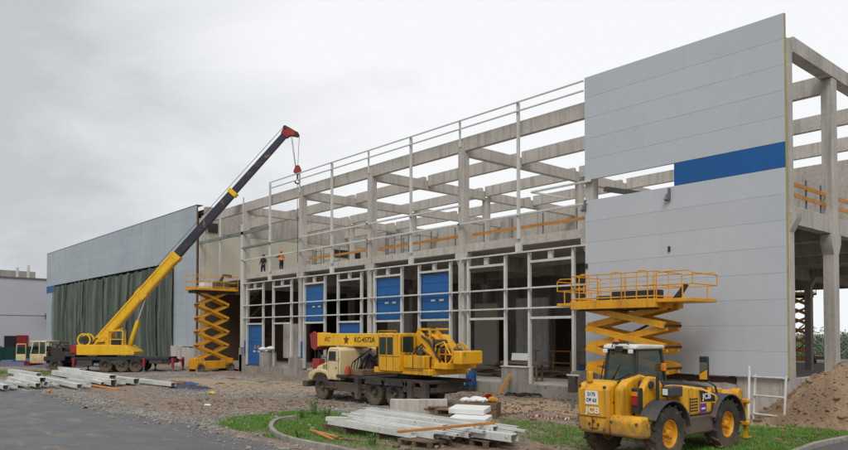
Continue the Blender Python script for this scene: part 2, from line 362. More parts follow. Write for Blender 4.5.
def dirtiness(x, y):
    d = .0
    d = max(d, sstep(23.6, 26.4, y + 1.6 * fbm(x, y, .25)))                       # trampled earth along the plinth
    d = max(d, sstep(-23.5, -20.5, x + 1.2 * fbm(x, y, .4, 3, 5)) * sstep(9, 12, y))     # the island on the right
    for (px, py, r) in ((215, 403, 2.6), (190, 408, 2.0), (240, 401, 2.2), (150, 400, 1.8), (300, 402, 2.0), (60, 371, 5), (30, 373, 5), (125, 391, 2.4)):
        c = G(px, py); q = math.hypot((x - c[0]) / 2.2, y - c[1]) / r
        d = max(d, 1 - sstep(.5, 1.1, q + .35 * fbm(x, y, .6, 3, 9)))
    return d
me = bpy.data.meshes.new('ground'); me.from_pydata(gv, [], gf)
ca = me.color_attributes.new('soil', 'FLOAT_COLOR', 'POINT')
for i, (x, y, z) in enumerate(gv):
    d = dirtiness(x, y) if -80 < x < 3 and 4 < y < 40 else (.8 if y > 34 else .2)
    s = 0
    for (px, py, r) in ((560, 407, 2.4), (530, 405, 1.6), (575, 411, 1.8), (500, 409, 1.2), (255, 386, 4.5), (215, 383, 4), (790, 428, 1.4)):
        c = G(px, py); s = max(s, 1 - sstep(.4, 1.1, math.hypot((x - c[0]) / 2, y - c[1]) / r + .3 * fbm(x, y, .8, 3, 2)))
    ca.data[i].color = (d, s, 0, 1)
me.shade_smooth()
def ground_mat():
    m = bpy.data.materials.new('gravel_and_earth'); m.use_nodes = True
    nt = m.node_tree; N = nt.nodes; L = nt.links; b = N['Principled BSDF']; tc = N.new('ShaderNodeTexCoord')
    at = N.new('ShaderNodeAttribute'); at.attribute_name = 'soil'; sep = N.new('ShaderNodeSeparateColor'); L.new(at.outputs['Color'], sep.inputs[0])
    def nz(s, d=5, r=.6):
        n = N.new('ShaderNodeTexNoise'); n.inputs['Scale'].default_value = s; n.inputs['Detail'].default_value = d; n.inputs['Roughness'].default_value = r; L.new(tc.outputs['Object'], n.inputs[0]); return n.outputs['Fac']
    def ramp(src, *stops):
        c = N.new('ShaderNodeValToRGB'); e = c.color_ramp.elements
        while len(e) < len(stops): e.new(.5)
        for k, (p, cc) in zip(e, stops): k.position = p; k.color = (*cc, 1)
        L.new(src, c.inputs[0]); return c.outputs[0]
    def mix(f, a, bb, mode='MIX'):
        x = N.new('ShaderNodeMix'); x.data_type = 'RGBA'; x.blend_type = mode
        if isinstance(f, float): x.inputs[0].default_value = f
        else: L.new(f, x.inputs[0])
        L.new(a, x.inputs[6]); L.new(bb, x.inputs[7]); return x.outputs[2]
    vo = N.new('ShaderNodeTexVoronoi'); vo.inputs['Scale'].default_value = 9; L.new(tc.outputs['Object'], vo.inputs[0])
    sp = N.new('ShaderNodeSeparateColor'); L.new(vo.outputs['Color'], sp.inputs[0])
    stone = ramp(sp.outputs[0], (0, (.15, .132, .118)), (.45, (.28, .25, .226)), (.8, (.38, .345, .315)), (1, (.52, .48, .445)))
    big = ramp(nz(.35), (.35, (.62, .60, .58)), (.65, (1, 1, 1)))
    gravel = mix(1.0, stone, big, 'MULTIPLY')
    dirt = ramp(nz(1.2, 7), (.3, (.15, .095, .06)), (.52, (.225, .148, .095)), (.72, (.31, .22, .145)))
    dirt = mix(.35, dirt, stone)
    def jit(ch):
        a = N.new('ShaderNodeMath'); a.operation = 'ADD'; L.new(sep.outputs[ch], a.inputs[0])
        r = N.new('ShaderNodeMapRange'); r.inputs['From Min'].default_value = .3; r.inputs['From Max'].default_value = .7; r.inputs['To Min'].default_value = -.45; r.inputs['To Max'].default_value = .45; L.new(nz(2.2, 6), r.inputs[0]); L.new(r.outputs[0], a.inputs[1])
        q = N.new('ShaderNodeMapRange'); q.inputs['From Min'].default_value = .3; q.inputs['From Max'].default_value = .7; L.new(a.outputs[0], q.inputs[0]); return q.outputs[0]
    sand = ramp(nz(3), (.3, (.34, .25, .16)), (.7, (.44, .34, .23)))
    col = mix(jit(0), gravel, dirt); col = mix(jit(1), col, sand)
    L.new(col, b.inputs['Base Color']); b.inputs['Roughness'].default_value = .9; b.inputs['Specular IOR Level'].default_value = .25
    bp = N.new('ShaderNodeBump'); bp.inputs['Strength'].default_value = .8; bp.inputs['Distance'].default_value = .05
    ad = N.new('ShaderNodeMath'); ad.operation = 'ADD'; L.new(vo.outputs['Distance'], ad.inputs[0]); L.new(nz(6, 8, .7), ad.inputs[1]); L.new(ad.outputs[0], bp.inputs['Height']); L.new(bp.outputs[0], b.inputs['Normal'])
    return m
MT['ground'] = ground_mat(); me.materials.append(MT['ground'])
go = bpy.data.objects.new('ground', me); COL.objects.link(go); tag(go, kind='structure')

def asphalt_mat():
    m = bpy.data.materials.new('damp_asphalt'); m.use_nodes = True
    nt = m.node_tree; N = nt.nodes; L = nt.links; b = N['Principled BSDF']; tc = N.new('ShaderNodeTexCoord')
    def nz(s, d=5, r=.6, mp=None):
        n = N.new('ShaderNodeTexNoise'); n.inputs['Scale'].default_value = s; n.inputs['Detail'].default_value = d; n.inputs['Roughness'].default_value = r
        if mp:
            q = N.new('ShaderNodeMapping'); q.inputs['Scale'].default_value = mp; q.inputs['Rotation'].default_value = (0, 0, R(-30)); L.new(tc.outputs['Object'], q.inputs[0]); L.new(q.outputs[0], n.inputs[0])
        else: L.new(tc.outputs['Object'], n.inputs[0])
        return n.outputs['Fac']
    def ramp(src, *stops):
        c = N.new('ShaderNodeValToRGB'); e = c.color_ramp.elements
        while len(e) < len(stops): e.new(.5)
        for k, (p, cc) in zip(e, stops): k.position = p; k.color = (*cc, 1)
        L.new(src, c.inputs[0]); return c.outputs[0]
    def mix(f, a, bb, mode='MIX'):
        x = N.new('ShaderNodeMix'); x.data_type = 'RGBA'; x.blend_type = mode
        if isinstance(f, float): x.inputs[0].default_value = f
        else: L.new(f, x.inputs[0])
        L.new(a, x.inputs[6]); L.new(bb, x.inputs[7]); return x.outputs[2]
    base = ramp(nz(.5, 6), (.3, (.088, .088, .091)), (.7, (.108, .106, .106)))
    grit = ramp(nz(16, 6, .75), (.35, (.6, .6, .6)), (.65, (1.3, 1.3, 1.28)))
    base = mix(1.0, base, grit, 'MULTIPLY')
    mud = ramp(nz(5, 6), (.3, (.17, .125, .085)), (.7, (.25, .19, .135)))
    mf = N.new('ShaderNodeMapRange'); mf.inputs['From Min'].default_value = .57; mf.inputs['From Max'].default_value = .68; L.new(nz(.5, 7, .65, (1, 3.0, 1)), mf.inputs[0])
    L.new(mix(mf.outputs[0], base, mud), b.inputs['Base Color'])
    rg = N.new('ShaderNodeMapRange'); rg.inputs['From Min'].default_value = .38; rg.inputs['From Max'].default_value = .62; rg.inputs['To Min'].default_value = .40; rg.inputs['To Max'].default_value = .58; L.new(nz(.7, 4, .6, (1, 1.5, 1)), rg.inputs[0]); L.new(rg.outputs[0], b.inputs['Roughness'])
    bp = N.new('ShaderNodeBump'); bp.inputs['Strength'].default_value = .18; bp.inputs['Distance'].default_value = .01; L.new(nz(45, 3), bp.inputs['Height']); L.new(bp.outputs[0], b.inputs['Normal'])
    return m
MT['asphalt'] = asphalt_mat()
rp = []
full = road_poly + [road_poly[0]]
for i in range(len(full) - 1):
    a, c = Vector(full[i]), Vector(full[i + 1]); l = (c - a).length
    k = max(1, int(l / .45)) if 1 < i < len(road_edge) + 1 else 1
    for q in range(k):
        p = a.lerp(c, q / k)
        if k > 1: nrm = Vector((-(c - a).y, (c - a).x)).normalized(); p = p + nrm * (.75 * fbm(p.x, p.y, .7, 4, 1) + .1 * random.uniform(-1, 1))
        rp.append((p.x, p.y))
bm = bmesh.new(); f = bm.faces.new([bm.verts.new((x, y, .012)) for x, y in rp]); bmesh.ops.triangulate(bm, faces=[f]); bmesh.ops.recalc_face_normals(bm, faces=bm.faces)
if bm.faces and sum(f.normal.z for f in bm.faces) < 0: bmesh.ops.reverse_faces(bm, faces=bm.faces)
me = bpy.data.meshes.new('road'); bm.to_mesh(me); bm.free(); me.materials.append(MT['asphalt'])
ro = bpy.data.objects.new('road', me); COL.objects.link(ro); tag(ro, kind='structure')

# kerb round the island
kp = [G(296, 419), G(283, 420), G(273, 424), G(270, 430), G(277, 437), G(292, 442), G(310, 446.5), G(330, 449), (-16.6, 11.3), (-14.6, 11.25), (-12.5, 11.55), (-10.6, 12.3), (-9.2, 13.4), (-8.2, 14.8), (-7.75, 16.5), (-7.75, 18.4), (-7.95, 20.5), (-8.1, 22.2), (-7.95, 24.2), (-7.6, 26.2)]
def resample(pts, step):
    o = [];
    for i in range(len(pts) - 1):
        a, b = Vector(pts[i]), Vector(pts[i + 1]); k = max(1, int((b - a).length / step))
        o += [a.lerp(b, q / k) for q in range(k)]
    return o + [Vector(pts[-1])]
kb = MB()
kpts = resample(kp, .28); 
for _ in range(3): kpts = [kpts[0]] + [(kpts[i - 1] + kpts[i] * 2 + kpts[i + 1]) / 4 for i in range(1, len(kpts) - 1)] + [kpts[-1]]
for i in range(0, len(kpts) - 1):
    a, c = kpts[i], kpts[i + 1]; d = (c - a).normalized(); g = .012 if i % 3 == 2 else -.004
    kb.bar((a.x, a.y, .02 + random.uniform(-.006, .006)), (c.x - d.x * g, c.y - d.y * g, .02 + random.uniform(-.006, .006)), .15, .26)
kb.build('kerb', 'concrete_old', None, bevel=.012); tag(bpy.data.objects['kerb'], kind='structure')

# gravel stones lying loose
def stones(name, n, region, smin, smax, m, seed, dens=None):
    rnd = random.Random(seed); mb = MB(); base = []
    for k in range(6):
        t = MB().blob((0, 0, 0), 1, 1, .65, 1, .28, k + seed); base.append((t.v, t.f))
    c = 0; tries = 0
    while c < n and tries < n * 30:
        tries += 1
        x = rnd.uniform(region[0], region[1]); y = rnd.uniform(region[2], region[3])
        if dens and rnd.random() > dens(x, y): continue
        z = heap_h(x, y) if name == 'clods' else (.012 if inside((x, y), rp_coarse) else ground_h(x, y))
        s = rnd.uniform(smin, smax) * (1 + (rnd.random() < .06) * 1.2); a = rnd.uniform(0, 6.28); ca_, sa = math.cos(a), math.sin(a)
        v, f = base[rnd.randrange(6)]
        mb.add([(x + s * (p[0] * ca_ - p[1] * sa), y + s * (p[0] * sa + p[1] * ca_) * .8, z + s * p[2] * .8 + s * .25) for p in v], f); c += 1
    return mb.build(name, m, None, smooth=0, fixn=False)
rp_coarse = road_poly
MT['stone'] = mat('gravel_stone', (.42, .385, .35), (.24, .215, .195), 1.6, .9, fine=.2, coord='Object')
MT['clod'] = mat('earth_clod', (.26, .175, .11), (.17, .115, .072), 1.5, .95, fine=.2)
def gd(x, y):
    if y > 27.5: return 0
    e = segd((x, y), road_edge)
    if inside((x, y), road_poly): return .55 * math.exp(-e / .7) if x < -15 else 0
    return (.35 + .65 * math.exp(-e / 1.2)) * (1 - .75 * dirtiness(x, y))
tag(stones('gravel', 9000, (-44, -15, 9, 27), .018, .055, 'stone', 3, gd), 'grey brown crushed stone lying loose on the yard between the road and the trucks', 'gravel', kind='stuff')
def gd2(x, y):
    if inside((x, y), road_poly) or y > 28.3: return 0
    return dirtiness(x, y)
tag(stones('earth_clods', 2600, (-34, -8.3, 12, 28.4), .02, .075, 'clod', 5, gd2), 'brown lumps of earth strewn over the trampled ground before the plinth', 'earth clods', kind='stuff')

# spoil heap beside the gable corner
hx = span(-13.0, -1.4, .14) + [-1.4]; hy = span(24.3, 33.4, .14) + [33.4]
hv = [(x, y, heap_h(x, y) - .14) for y in hy for x in hx]; n_ = len(hx)
hm = MB().add(hv, [(j * n_ + i, j * n_ + i + 1, (j + 1) * n_ + i + 1, (j + 1) * n_ + i) for j in range(len(hy) - 1) for i in range(n_ - 1)])
rnd = random.Random(11)
for i in range(1500):
    x = rnd.uniform(-12.2, -4); y = rnd.uniform(24.8, 29.5); h = heap_h(x, y)
    if h > .12: s = rnd.uniform(.015, .045) * (1 + (rnd.random() < .06) * 1.6); hm.blob((x, y, h - .14 + s * .3), s * 1.2, s, s * .8, 1, .3, i)
def heap_mat():
    return mat('spoil_earth', (.39, .265, .165), (.26, .17, .105), .8, .95, bump=.9, bsc=7, fine=.18, spot=((.42, .31, .2), .62, 1.1))
MT['heap'] = heap_mat()
tag(hm.build('earth_heap', 'heap', None, smooth=60), 'tall heap of loose brown earth piled against the open corner of the hall', 'earth heap')

# ------------------------------------------------------------------ grass and weeds
def grass_density(x, y):
    if inside((x, y), road_poly) or y > 29 or heap_h(x, y) > .35: return 0
    n = fbm(x, y, .55, 4, 12); d = 0
    k = segd((x, y), [tuple(v) for v in kpts[:len(kpts)]])
    west = sstep(-17.2, -20.5, x)
    if x < -15 and y < 19: d = max(d, sstep(3.8, .2, k) * (.75 + 1.2 * n) * (.25 + .75 * west))        # west tip of the island
    c = G(318, 426); d = max(d, sstep(1.3, .4, math.hypot((x - c[0]) / 1.7, y - c[1]) / 2.0) * (.75 + .6 * n))
    for (px, py, r, q) in ((545, 428, 1.1, .45), (500, 428, .8, .35), (590, 435, 1.1, .4), (560, 440, 1.1, .4), (800, 438, 1.9, 1.5), (760, 440, 2.0, 1.6), (840, 435, 1.6, 1.4), (720, 446, 1.7, 1.5), (520, 424, .8, .4), (640, 452, 1.2, .7), (30, 374, 3.0, .6), (0, 373, 3.5, .7), (90, 373, 2, .2), (300, 440, .9, .9), (266, 438, .35, .9)):
        c = G(px, py); d = max(d, q * sstep(1.2, .3, math.hypot((x - c[0]) / 1.8, y - c[1]) / r) * (.7 + 1.2 * n))
    return max(0, min(1, d))
gm = MB(); rnd = random.Random(21); cnt = 0
def tuft(mb, x, y, z, hgt, k, spread, wd):
    for _ in range(k):
        a = rnd.uniform(0, 6.28); l = hgt * rnd.uniform(.5, 1.2); bx, by = x + rnd.uniform(-spread, spread), y + rnd.uniform(-spread, spread)
        dx, dy = math.cos(a), math.sin(a); lean = l * rnd.uniform(.15, .75); px, py = -dy * wd, dx * wd
        mb.add([(bx - px, by - py, z), (bx + px, by + py, z), (bx + dx * lean * .45 + px * .7, by + dy * lean * .45 + py * .7, z + l * .6), (bx + dx * lean * .45 - px * .7, by + dy * lean * .45 - py * .7, z + l * .6), (bx + dx * lean, by + dy * lean, z + l)], [(0, 1, 2, 3), (3, 2, 4)])
for _ in range(130000):
    x = rnd.uniform(-26, -7.9); y = rnd.uniform(11.2, 28)
    if rnd.random() < grass_density(x, y):
        tuft(gm, x, y, ground_h(x, y) - .01, rnd.choice((.05, .07, .09, .13)), 6, .09, .006); cnt += 1
for _ in range(5000):
    x = rnd.uniform(-75, -48); y = rnd.uniform(9, 20)
    if rnd.random() < grass_density(x, y): tuft(gm, x, y, ground_h(x, y) - .01, .16, 5, .25, .02); cnt += 1
MT['grass'] = mat('grass_blade', (.12, .28, .028), (.17, .30, .045), 1.2, .7, fine=.15, spot=((.2, .17, .06), .62, 3))
tag(gm.build('grass', 'grass', None, smooth=0, fixn=False), 'short green grass and clover growing in patches behind the kerb', 'grass', kind='stuff')
print('tufts', cnt)
def weed(x, y, h, label, seed):
    rnd_ = random.Random(seed); t = thing('weed_plant', label, 'weed', (x, y, ground_h(x, y)), group='green weeds at the edge of the gravel'); st = MB(); lf = MB()
    for s in range(9):
        a = rnd_.uniform(0, 6.28); l = h * rnd_.uniform(.6, 1); o = (math.cos(a) * h * rnd_.uniform(.1, .55), math.sin(a) * h * rnd_.uniform(.1, .55)); st.bar((o[0] * .2, o[1] * .2, -.03), (o[0], o[1], l), .012)
        for q in range(9):
            f_ = rnd_.uniform(.3, 1); c = Vector((o[0] * f_, o[1] * f_, l * f_)); b = rnd_.uniform(0, 6.28); s_ = rnd_.uniform(.05, .1) * h / .5
            u = Vector((math.cos(b), math.sin(b), rnd_.uniform(-.2, .5))) * s_; v = Vector((-u.y, u.x, rnd_.uniform(-.01, .02))) * .45
            lf.add([c, c + u * .5 + v, c + u, c + u * .5 - v], [(0, 1, 2, 3)])
    st.build('stem', 'leaf', t); lf.build('foliage', 'leaf', t, smooth=0, fixn=False)
for i, (px, py, h, lb) in enumerate(((315, 416, .75, 'tall bushy green weed at the edge of the gravel near the kerb curve'), (327, 419, .5, 'medium green weed growing just right of the tallest weed by the kerb'), (303, 419, .42, 'small green weed left of the tallest weed, beside the kerb tip'), (372, 447, .42, 'leafy green weed in front of the long pale steel sections'), (492, 446, .5, 'green weed standing before the pallet under the steel sections'), (299, 438, .3, 'low green weed on the grass inside the kerb curve'), (655, 450, .3, 'little green weed beside the rear tyre of the yellow telehandler'))):
    p = G(px, py); weed(p[0], p[1], h, lb, i)
# ------------------------------------------------------------------ the hall under construction
hall = thing('industrial_hall', 'long unfinished concrete frame hall with grey cladding, blue panel and open bays', 'building')
CX_ = [-11.65, -20.85, -29.9, -38.9, -47.9, -57.3, -66.6]
def col(x, y, z0, z1, m='concrete', w=.44, dpt=.5, corbel=None, parent=hall):
    mb = MB().box(x - w / 2, x + w / 2, y, y + dpt, z0, z1)
    o = mb.build('column', m, parent, bevel=.02)
    if corbel:
        c = MB().prism([(x - w / 2, corbel - .75), (x - w / 2 - .28, corbel - .25), (x - w / 2 - .28, corbel), (x + w / 2 + .28, corbel), (x + w / 2 + .28, corbel - .25), (x + w / 2, corbel - .75)], 'y', y + .003, y + dpt - .003)
        c.build('corbel', m, o)
    return o
for i, x in enumerate(CX_):
    col(x, 29.0, -.1, 8.05, corbel=8.05)
    col(x, 29.0, 8.05, 14.62 if i else 15.0)
    for y in (40.3, 56.0, 72.0):
        col(x, y, .5, 8.05, 'concrete_brown', corbel=7.5)
    if i and i < 6: col(x, 40.3, 8.5, 14.0)
    # roof rail posts at the columns
# gable columns
o = MB().box(-11.87, -11.40, 33.65, 34.2, .4, 14.5).build('column', 'concrete', hall, bevel=.02)
MB().prism([(33.65, 6.75), (33.36, 7.25), (33.36, 7.62), (34.49, 7.62), (34.49, 7.25), (34.2, 6.75)], 'x', -11.865, -11.405).build('corbel', 'concrete', o)
MB().box(-11.87, -11.40, 40.3, 40.8, .4, 14.5).build('column', 'concrete', hall, bevel=.02)
# edge beams, floor beams
for i in range(6):
    a, b = CX_[i + 1] + .23, CX_[i] - .23
    MB().box(a - .2, b + .2, 29.13, 29.43, 14.06, 14.86).build('roof_beam', 'concrete', hall, bevel=.015) if i else MB().box(a - .2, b + .0, 29.13, 29.43, 14.06, 14.86).build('roof_beam', 'concrete', hall)
    MB().prism([(a - .003, 8.06), (a + .35, 8.06), (b - .35, 8.06), (b + .003, 8.06), (b + .003, 8.52), (a - .003, 8.52)], 'y', 29.06, 29.38).build('floor_beam', 'concrete', hall, bevel=.012)
    for y, z0, z1, m in ((34.3, 14.06, 14.86, 'concrete'), (40.3, 14.5, 15.2, 'concrete'), (46.1, 14.06, 14.86, 'concrete')):
        if y == 40.3: z0, z1 = 14.08, 14.86
        MB().box(CX_[i + 1] + .24, CX_[i] - .24, y - .16, y + .16, z0, z1).build('roof_beam', m, hall, bevel=.012)
    # lower storey secondary beams under the slab
    for y in (34.3, 40.3, 46.1, 56.2, 64, 72.2):
        MB().box(CX_[i + 1] + .3, CX_[i] - .3, y - .2, y + .2, 7.45, 8.04).build('floor_joist', 'concrete_brown', hall)
for i, x in enumerate(CX_):
    if i == 0: continue
    MB().prism([(29.52, 13.83), (40.28, 13.83), (40.28, 14.51), (29.52, 14.51)], 'x', x - .2, x + .2).build('girder', 'concrete', hall, bevel=.012)
    MB().box(x - .2, x + .2, 40.82, 51.8, 13.83, 14.51).build('girder', 'concrete', hall, bevel=.012)
    for y0, y1 in ((29.52, 40.28), (40.82, 55.98), (56.52, 71.98)):
        MB().box(x - .25, x + .25, y0, y1, 7.2, 8.04).build('floor_girder', 'concrete_brown', hall)
# gable: top beam and floor beam run back from the corner
MB().box(-11.9, -11.38, 29.52, 52, 14.52, 15.16).build('roof_beam', 'concrete', hall, bevel=.02)
MB().box(-11.88, -11.44, 29.52, 33.64, 7.64, 8.38).build('floor_beam', 'concrete', hall, bevel=.015)
MB().box(-11.88, -11.44, 34.21, 40.29, 7.64, 8.38).build('floor_beam', 'concrete', hall, bevel=.015)
MB().box(-11.88, -11.44, 40.81, 78, 7.64, 8.38).build('floor_beam', 'concrete', hall, bevel=.015)
for y in (48, 56, 64, 72): MB().box(-11.87, -11.41, y, y + .45, .4, 7.63).build('column', 'concrete', hall)
# slabs
MB().box(-66.3, -11.9, 29.39, 78, 8.045, 8.5).build('floor_slab', 'concrete_brown', hall)
MB().box(-66.6, -11.9, 29.35, 80, .1, .6).build('ground_slab', 'concrete', hall)
# inner walls
MB().box(-66.3, -11.9, 52.0, 52.3, 8.5, 14.86).build('back_wall', 'concrete_brown', hall)
MB().box(-66.9, -66.4, 29.52, 78, 8.52, 13.15).build('fire_wall', 'beige', hall); MB().box(-66.9, -66.4, 29.52, 78, .6, 8.515).build('fire_wall', 'brick', hall)
MB().box(-66.95, -66.36, 29.55, 52, 13.152, 15.78).build('fire_wall', 'concrete_brown', hall)
MB().box(-66.42, -66.30, 29.75, 30.75, 13.25, 14.2).build('opening_shade_panel', 'windowdark', hall)  # dark panel paints the shade of an opening, no hole is cut
MB().box(-66.42, -66.32, 44.6, 48.2, 11.9, 12.75).build('opening_shade_panel', 'windowdark', hall)  # second dark panel painting an opening's shade
MB().box(-66.2, -33, 47.0, 47.2, .6, 7.2).build('partition_wall', 'greywall', hall)
for k in range(9):
    MB().box(-62 + 3.4 * k, -61.2 + 3.4 * k, 46.6, 46.99, .6, 7.2).build('partition_pier', 'concrete', hall)
    if k % 2: MB().box(-60.9 + 3.4 * k, -59.4 + 3.4 * k, 46.9, 46.98, .6, 4.6).build('doorway_shade', 'brick', hall)  # brown sheet on the wall paints the darkness of a doorway
for k, (x0, x1) in enumerate(((-58, -54.5), (-51.5, -48), (-45, -42.6), (-40, -37.2))):
    MB().box(x0 + 6, x1 + 6, 40.9 - k * .8, 41.1 - k * .8, .6, 5.2 + .2 * k).build('partition_wall', 'beige' if k % 2 == 0 else 'greywall', hall)
# stair flights seen through the lift bay
for k in range(4):
    MB().bar((-64, 33 + .2 * k, 1.0 + 1.8 * k), (-60, 33 + .2 * k, 2.8 + 1.8 * k), 1.2, .22).build('stair_flight', 'brick', hall)
MB().box(-66.2, -58, 36.2, 36.4, .6, 8.04).build('partition_wall', 'brick', hall)

# plinth blocks of the facade
def plinth(x0, x1, z1, y0=28.78, y1=29.34, m='concrete_old', flash=False):
    mb = MB(); rnd_ = random.Random(int(-x0 * 100))
    n = max(2, int((x1 - x0) / .25)); top = [(x0 + (x1 - x0) * i / n, z1 + (rnd_.uniform(-.06, .03) if not flash else 0)) for i in range(n + 1)]
    mb.prism([(x0, -.25), (x1, -.25)] + top[::-1], 'y', y0, y1)
    o = mb.build('plinth', m, hall, smooth=20)
    if flash: MB().box(x0 - .04, x1 + .04, y0 - .05, y1, z1 + .003, z1 + .045).build('flashing', 'galv', o)
MO = (.59, 3.48, 5.2, 8.07)
for i in range(1, 6):
    X0, X1 = CX_[i + 1], CX_[i]; sag = i in (4, 3)
    if i < 5:
        plinth(X0 + .24, X0 + MO[0] - .1, 1.35 if sag else 1.45)
        plinth(X0 + MO[1], X0 + MO[2], 1.5 if not sag else 1.75, 28.7, flash=(i in (1, 2)))
        plinth(X0 + MO[3], X1 - .24, 1.45)
        plinth(X0 + MO[0] - .1, X0 + MO[1], .62 if not sag else .5); plinth(X0 + MO[2], X0 + MO[3], .62)
    plinth(X1 - .24, X1 + .24, 1.5, 28.72, 28.99)
plinth(-57.6, -57.05, 2.1, 28.72, 28.99)
# plinth under the big panel and along the gable
for x0, x1, z, m in ((-20.95, -19.2, 1.5, 'concrete'), (-19.18, -16.0, 1.22, 'concrete'), (-15.98, -13.6, 1.24, 'concrete'), (-13.58, -11.62, 1.5, 'concrete')):
    plinth(x0, x1, z, 29.02, 29.4, m, flash=(z == 1.5))
MB().box(-19.1, -13.65, 29.08, 29.36, 1.25, 1.53).build('masonry_course', 'brick', hall)
MB().box(-18.9, -17.9, 28.98, 29.07, 1.5, 1.53).build('flashing', 'galv', hall)
MB().box(-15.4, -13.9, 28.98, 29.07, 1.5, 1.53).build('flashing', 'galv', hall)
MB().box(-11.85, -11.55, 29.41, 78, -.1, 1.5).build('plinth', 'concrete', hall)

# steel framing of the lower bays
def rail(z, x0, x1, y=28.86, h=.085, d=.12, name='facade_rail', m='steel'):
    MB().box(x0, x1, y, y + d, z - h / 2, z + h / 2).build(name, m, hall, bevel=.008)
for i in range(1, 5):
    X0, X1 = CX_[i + 1], CX_[i]
    for z in (7.66, 5.72, 4.65): rail(z, X0 + .1, X1 - .1, 28.84)
    for k, mo in enumerate(MO):
        base = 1.5 if k in (0, 3) else (1.5 if k == 1 else .62)
        MB().box(X0 + mo - .07, X0 + mo + .07, 28.965, 29.15, .62, 7.6).build('mullion', 'steel', hall, bevel=.01)
    for a, b in ((MO[0], MO[1]), (MO[2], MO[3])):
        for z in (7.12, 4.13): rail(z, X0 + a + .09, X0 + b - .09, 28.99, .13, .12, 'lintel')
        MB().box(X0 + (a + b) / 2 - .14, X0 + (a + b) / 2 + .14, 28.98, 29.12, 7.19, 7.6).build('bracket', 'steel', hall)
    MB().box((X0 + X1) / 2 - .2, (X0 + X1) / 2 + .2, 28.9, 29.05, 7.72, 8.2).build('bracket', 'steel', hall)
# sectional doors
def door(X0, k, z0, z1):
    a, b = (MO[0], MO[1]) if k == 0 else (MO[2], MO[3])
    mb = MB(); n = max(1, round((z1 - z0) / .58)); h = (z1 - z0) / n
    for q in range(n): mb.box(X0 + a + .12, X0 + b - .12, 29.16, 29.21, z0 + q * h + .008, z0 + (q + 1) * h - .008)
    o = mb.build('sectional_door', 'blue_door', hall, bevel=.006)
    MB().box(X0 + a + .13, X0 + b - .13, 29.2, 29.22, z0, z1).build('door_backing', 'blue_panel', o)
    MB().box(X0 + a + .12, X0 + b - .12, 29.13, 29.16, z1 - 1.42, z1 - 1.36).build('door_trim', 'blue_panel', o)
    for s in (.35, .62): MB().box(X0 + a + (b - a) * s, X0 + a + (b - a) * s + .38, 29.12, 29.155, z0 + 1.06, z0 + 1.18).build('door_bracket', 'galv', o)
    return o
door(CX_[3], 0, 4.22, 6.95); door(CX_[3], 1, 4.22, 6.95)
door(CX_[4], 0, 4.22, 6.88); door(CX_[4], 1, 1.0, 4.05)
o = door(CX_[5], 0, .66, 4.02)
for s in (.42, .62): MB().box(CX_[5] + .59 + 2.89 * s, CX_[5] + .59 + 2.89 * s + .22, 29.12, 29.155, 2.0, 2.3).build('door_plate', 'timber', o)
for X0 in (CX_[4], CX_[5]):
    MB().box(X0 + .2, X0 + .5, 28.96, 29.0, 1.5, 2.7).build('blue_strip', 'blue_panel', hall)
MB().box(CX_[5] + MO[2] + .12, CX_[5] + MO[3] - .12, 29.9, 30, 1.3, 4.1).build('shutter', 'concrete_brown', hall)
# dark upper window infill behind the second bay (dim panes)
# tall mid bay posts and upper rails
MID = [(CX_[i] + CX_[i + 1]) / 2 for i in range(1, 6)]
for k, x in enumerate(MID): MB().box(x - .075, x + .075, 28.88, 29.03, 8.4, 15.8 if k < 4 else 14.0).build('facade_post', 'steel', hall, bevel=.01)
for x in CX_[1:5]: MB().box(x - .05, x + .05, 28.9, 28.99, 14.3, 15.8).build('rail_post', 'steel', hall)
for z in (15.31, 15.8): rail(z, -52.45, -21.0, 28.78, .075, .075, 'parapet_rail')
MB().box(-57.35, -57.25, 28.9, 28.99, 8, 15.3).build('rail_post', 'steel', hall)
MB().box(-57.52, -57.08, 28.8, 28.985, 2.1, 12.9).build('facade_post', 'steel', hall)
for i in range(1, 5):
    a, b = CX_[i + 1] + .22, CX_[i] - .22
    rail(9.70, a - .3, b + .3, 28.8, .1, .1, 'facade_rail')
    if i > 1: rail(10.78, a - .3, b + .3, 28.8, .1, .1, 'facade_rail', 'steel' if i < 4 else 'steel_green')
rail(10.78, -24.4, -20.6, 28.8, .1, .1)
MB().bar((-24.4, 28.85, 10.78), (-23.2, 30.6, 10.5), .09).build('facade_rail', 'steel', hall)
rail(12.12, -66.4, -52.6, 28.8, .28, .14, 'facade_rail', 'steel_green')
rail(10.8, -57.1, -52.5, 28.82, .2, .14, 'facade_rail', 'steel_green')
# orange edge protection boards
for i in range(1, 4):
    MB().box(CX_[i + 1] + .3, CX_[i] - .3, 29.62, 29.66, 9.06, 9.22).build('guard_board', 'timber', hall)
    for q in range(4):
        x = CX_[i + 1] + 1.2 + q * 2.2; MB().box(x - .03, x + .03, 29.67, 29.73, 8.5, 9.75).build('guard_post', 'grey_steel', hall)
MB().box(CX_[4] - 2, CX_[4] - .3, 30.1, 30.13, 9.0, 9.06).build('guard_rail', 'grey_steel', hall)
for z in (9.37, 8.93):
    MB().box(-11.72, -11.68, 29.7, 33.6, z - .08, z + .08).build('guard_board', 'timber', hall)
    MB().box(-11.72, -11.68, 34.3, 40, z - .08, z + .08).build('guard_board', 'timber', hall)
for y in (30.0, 31.6, 33.2, 35, 36.8): MB().box(-11.8, -11.74, y, y + .06, 8.38, 9.75).build('guard_post', 'grey_steel', hall)
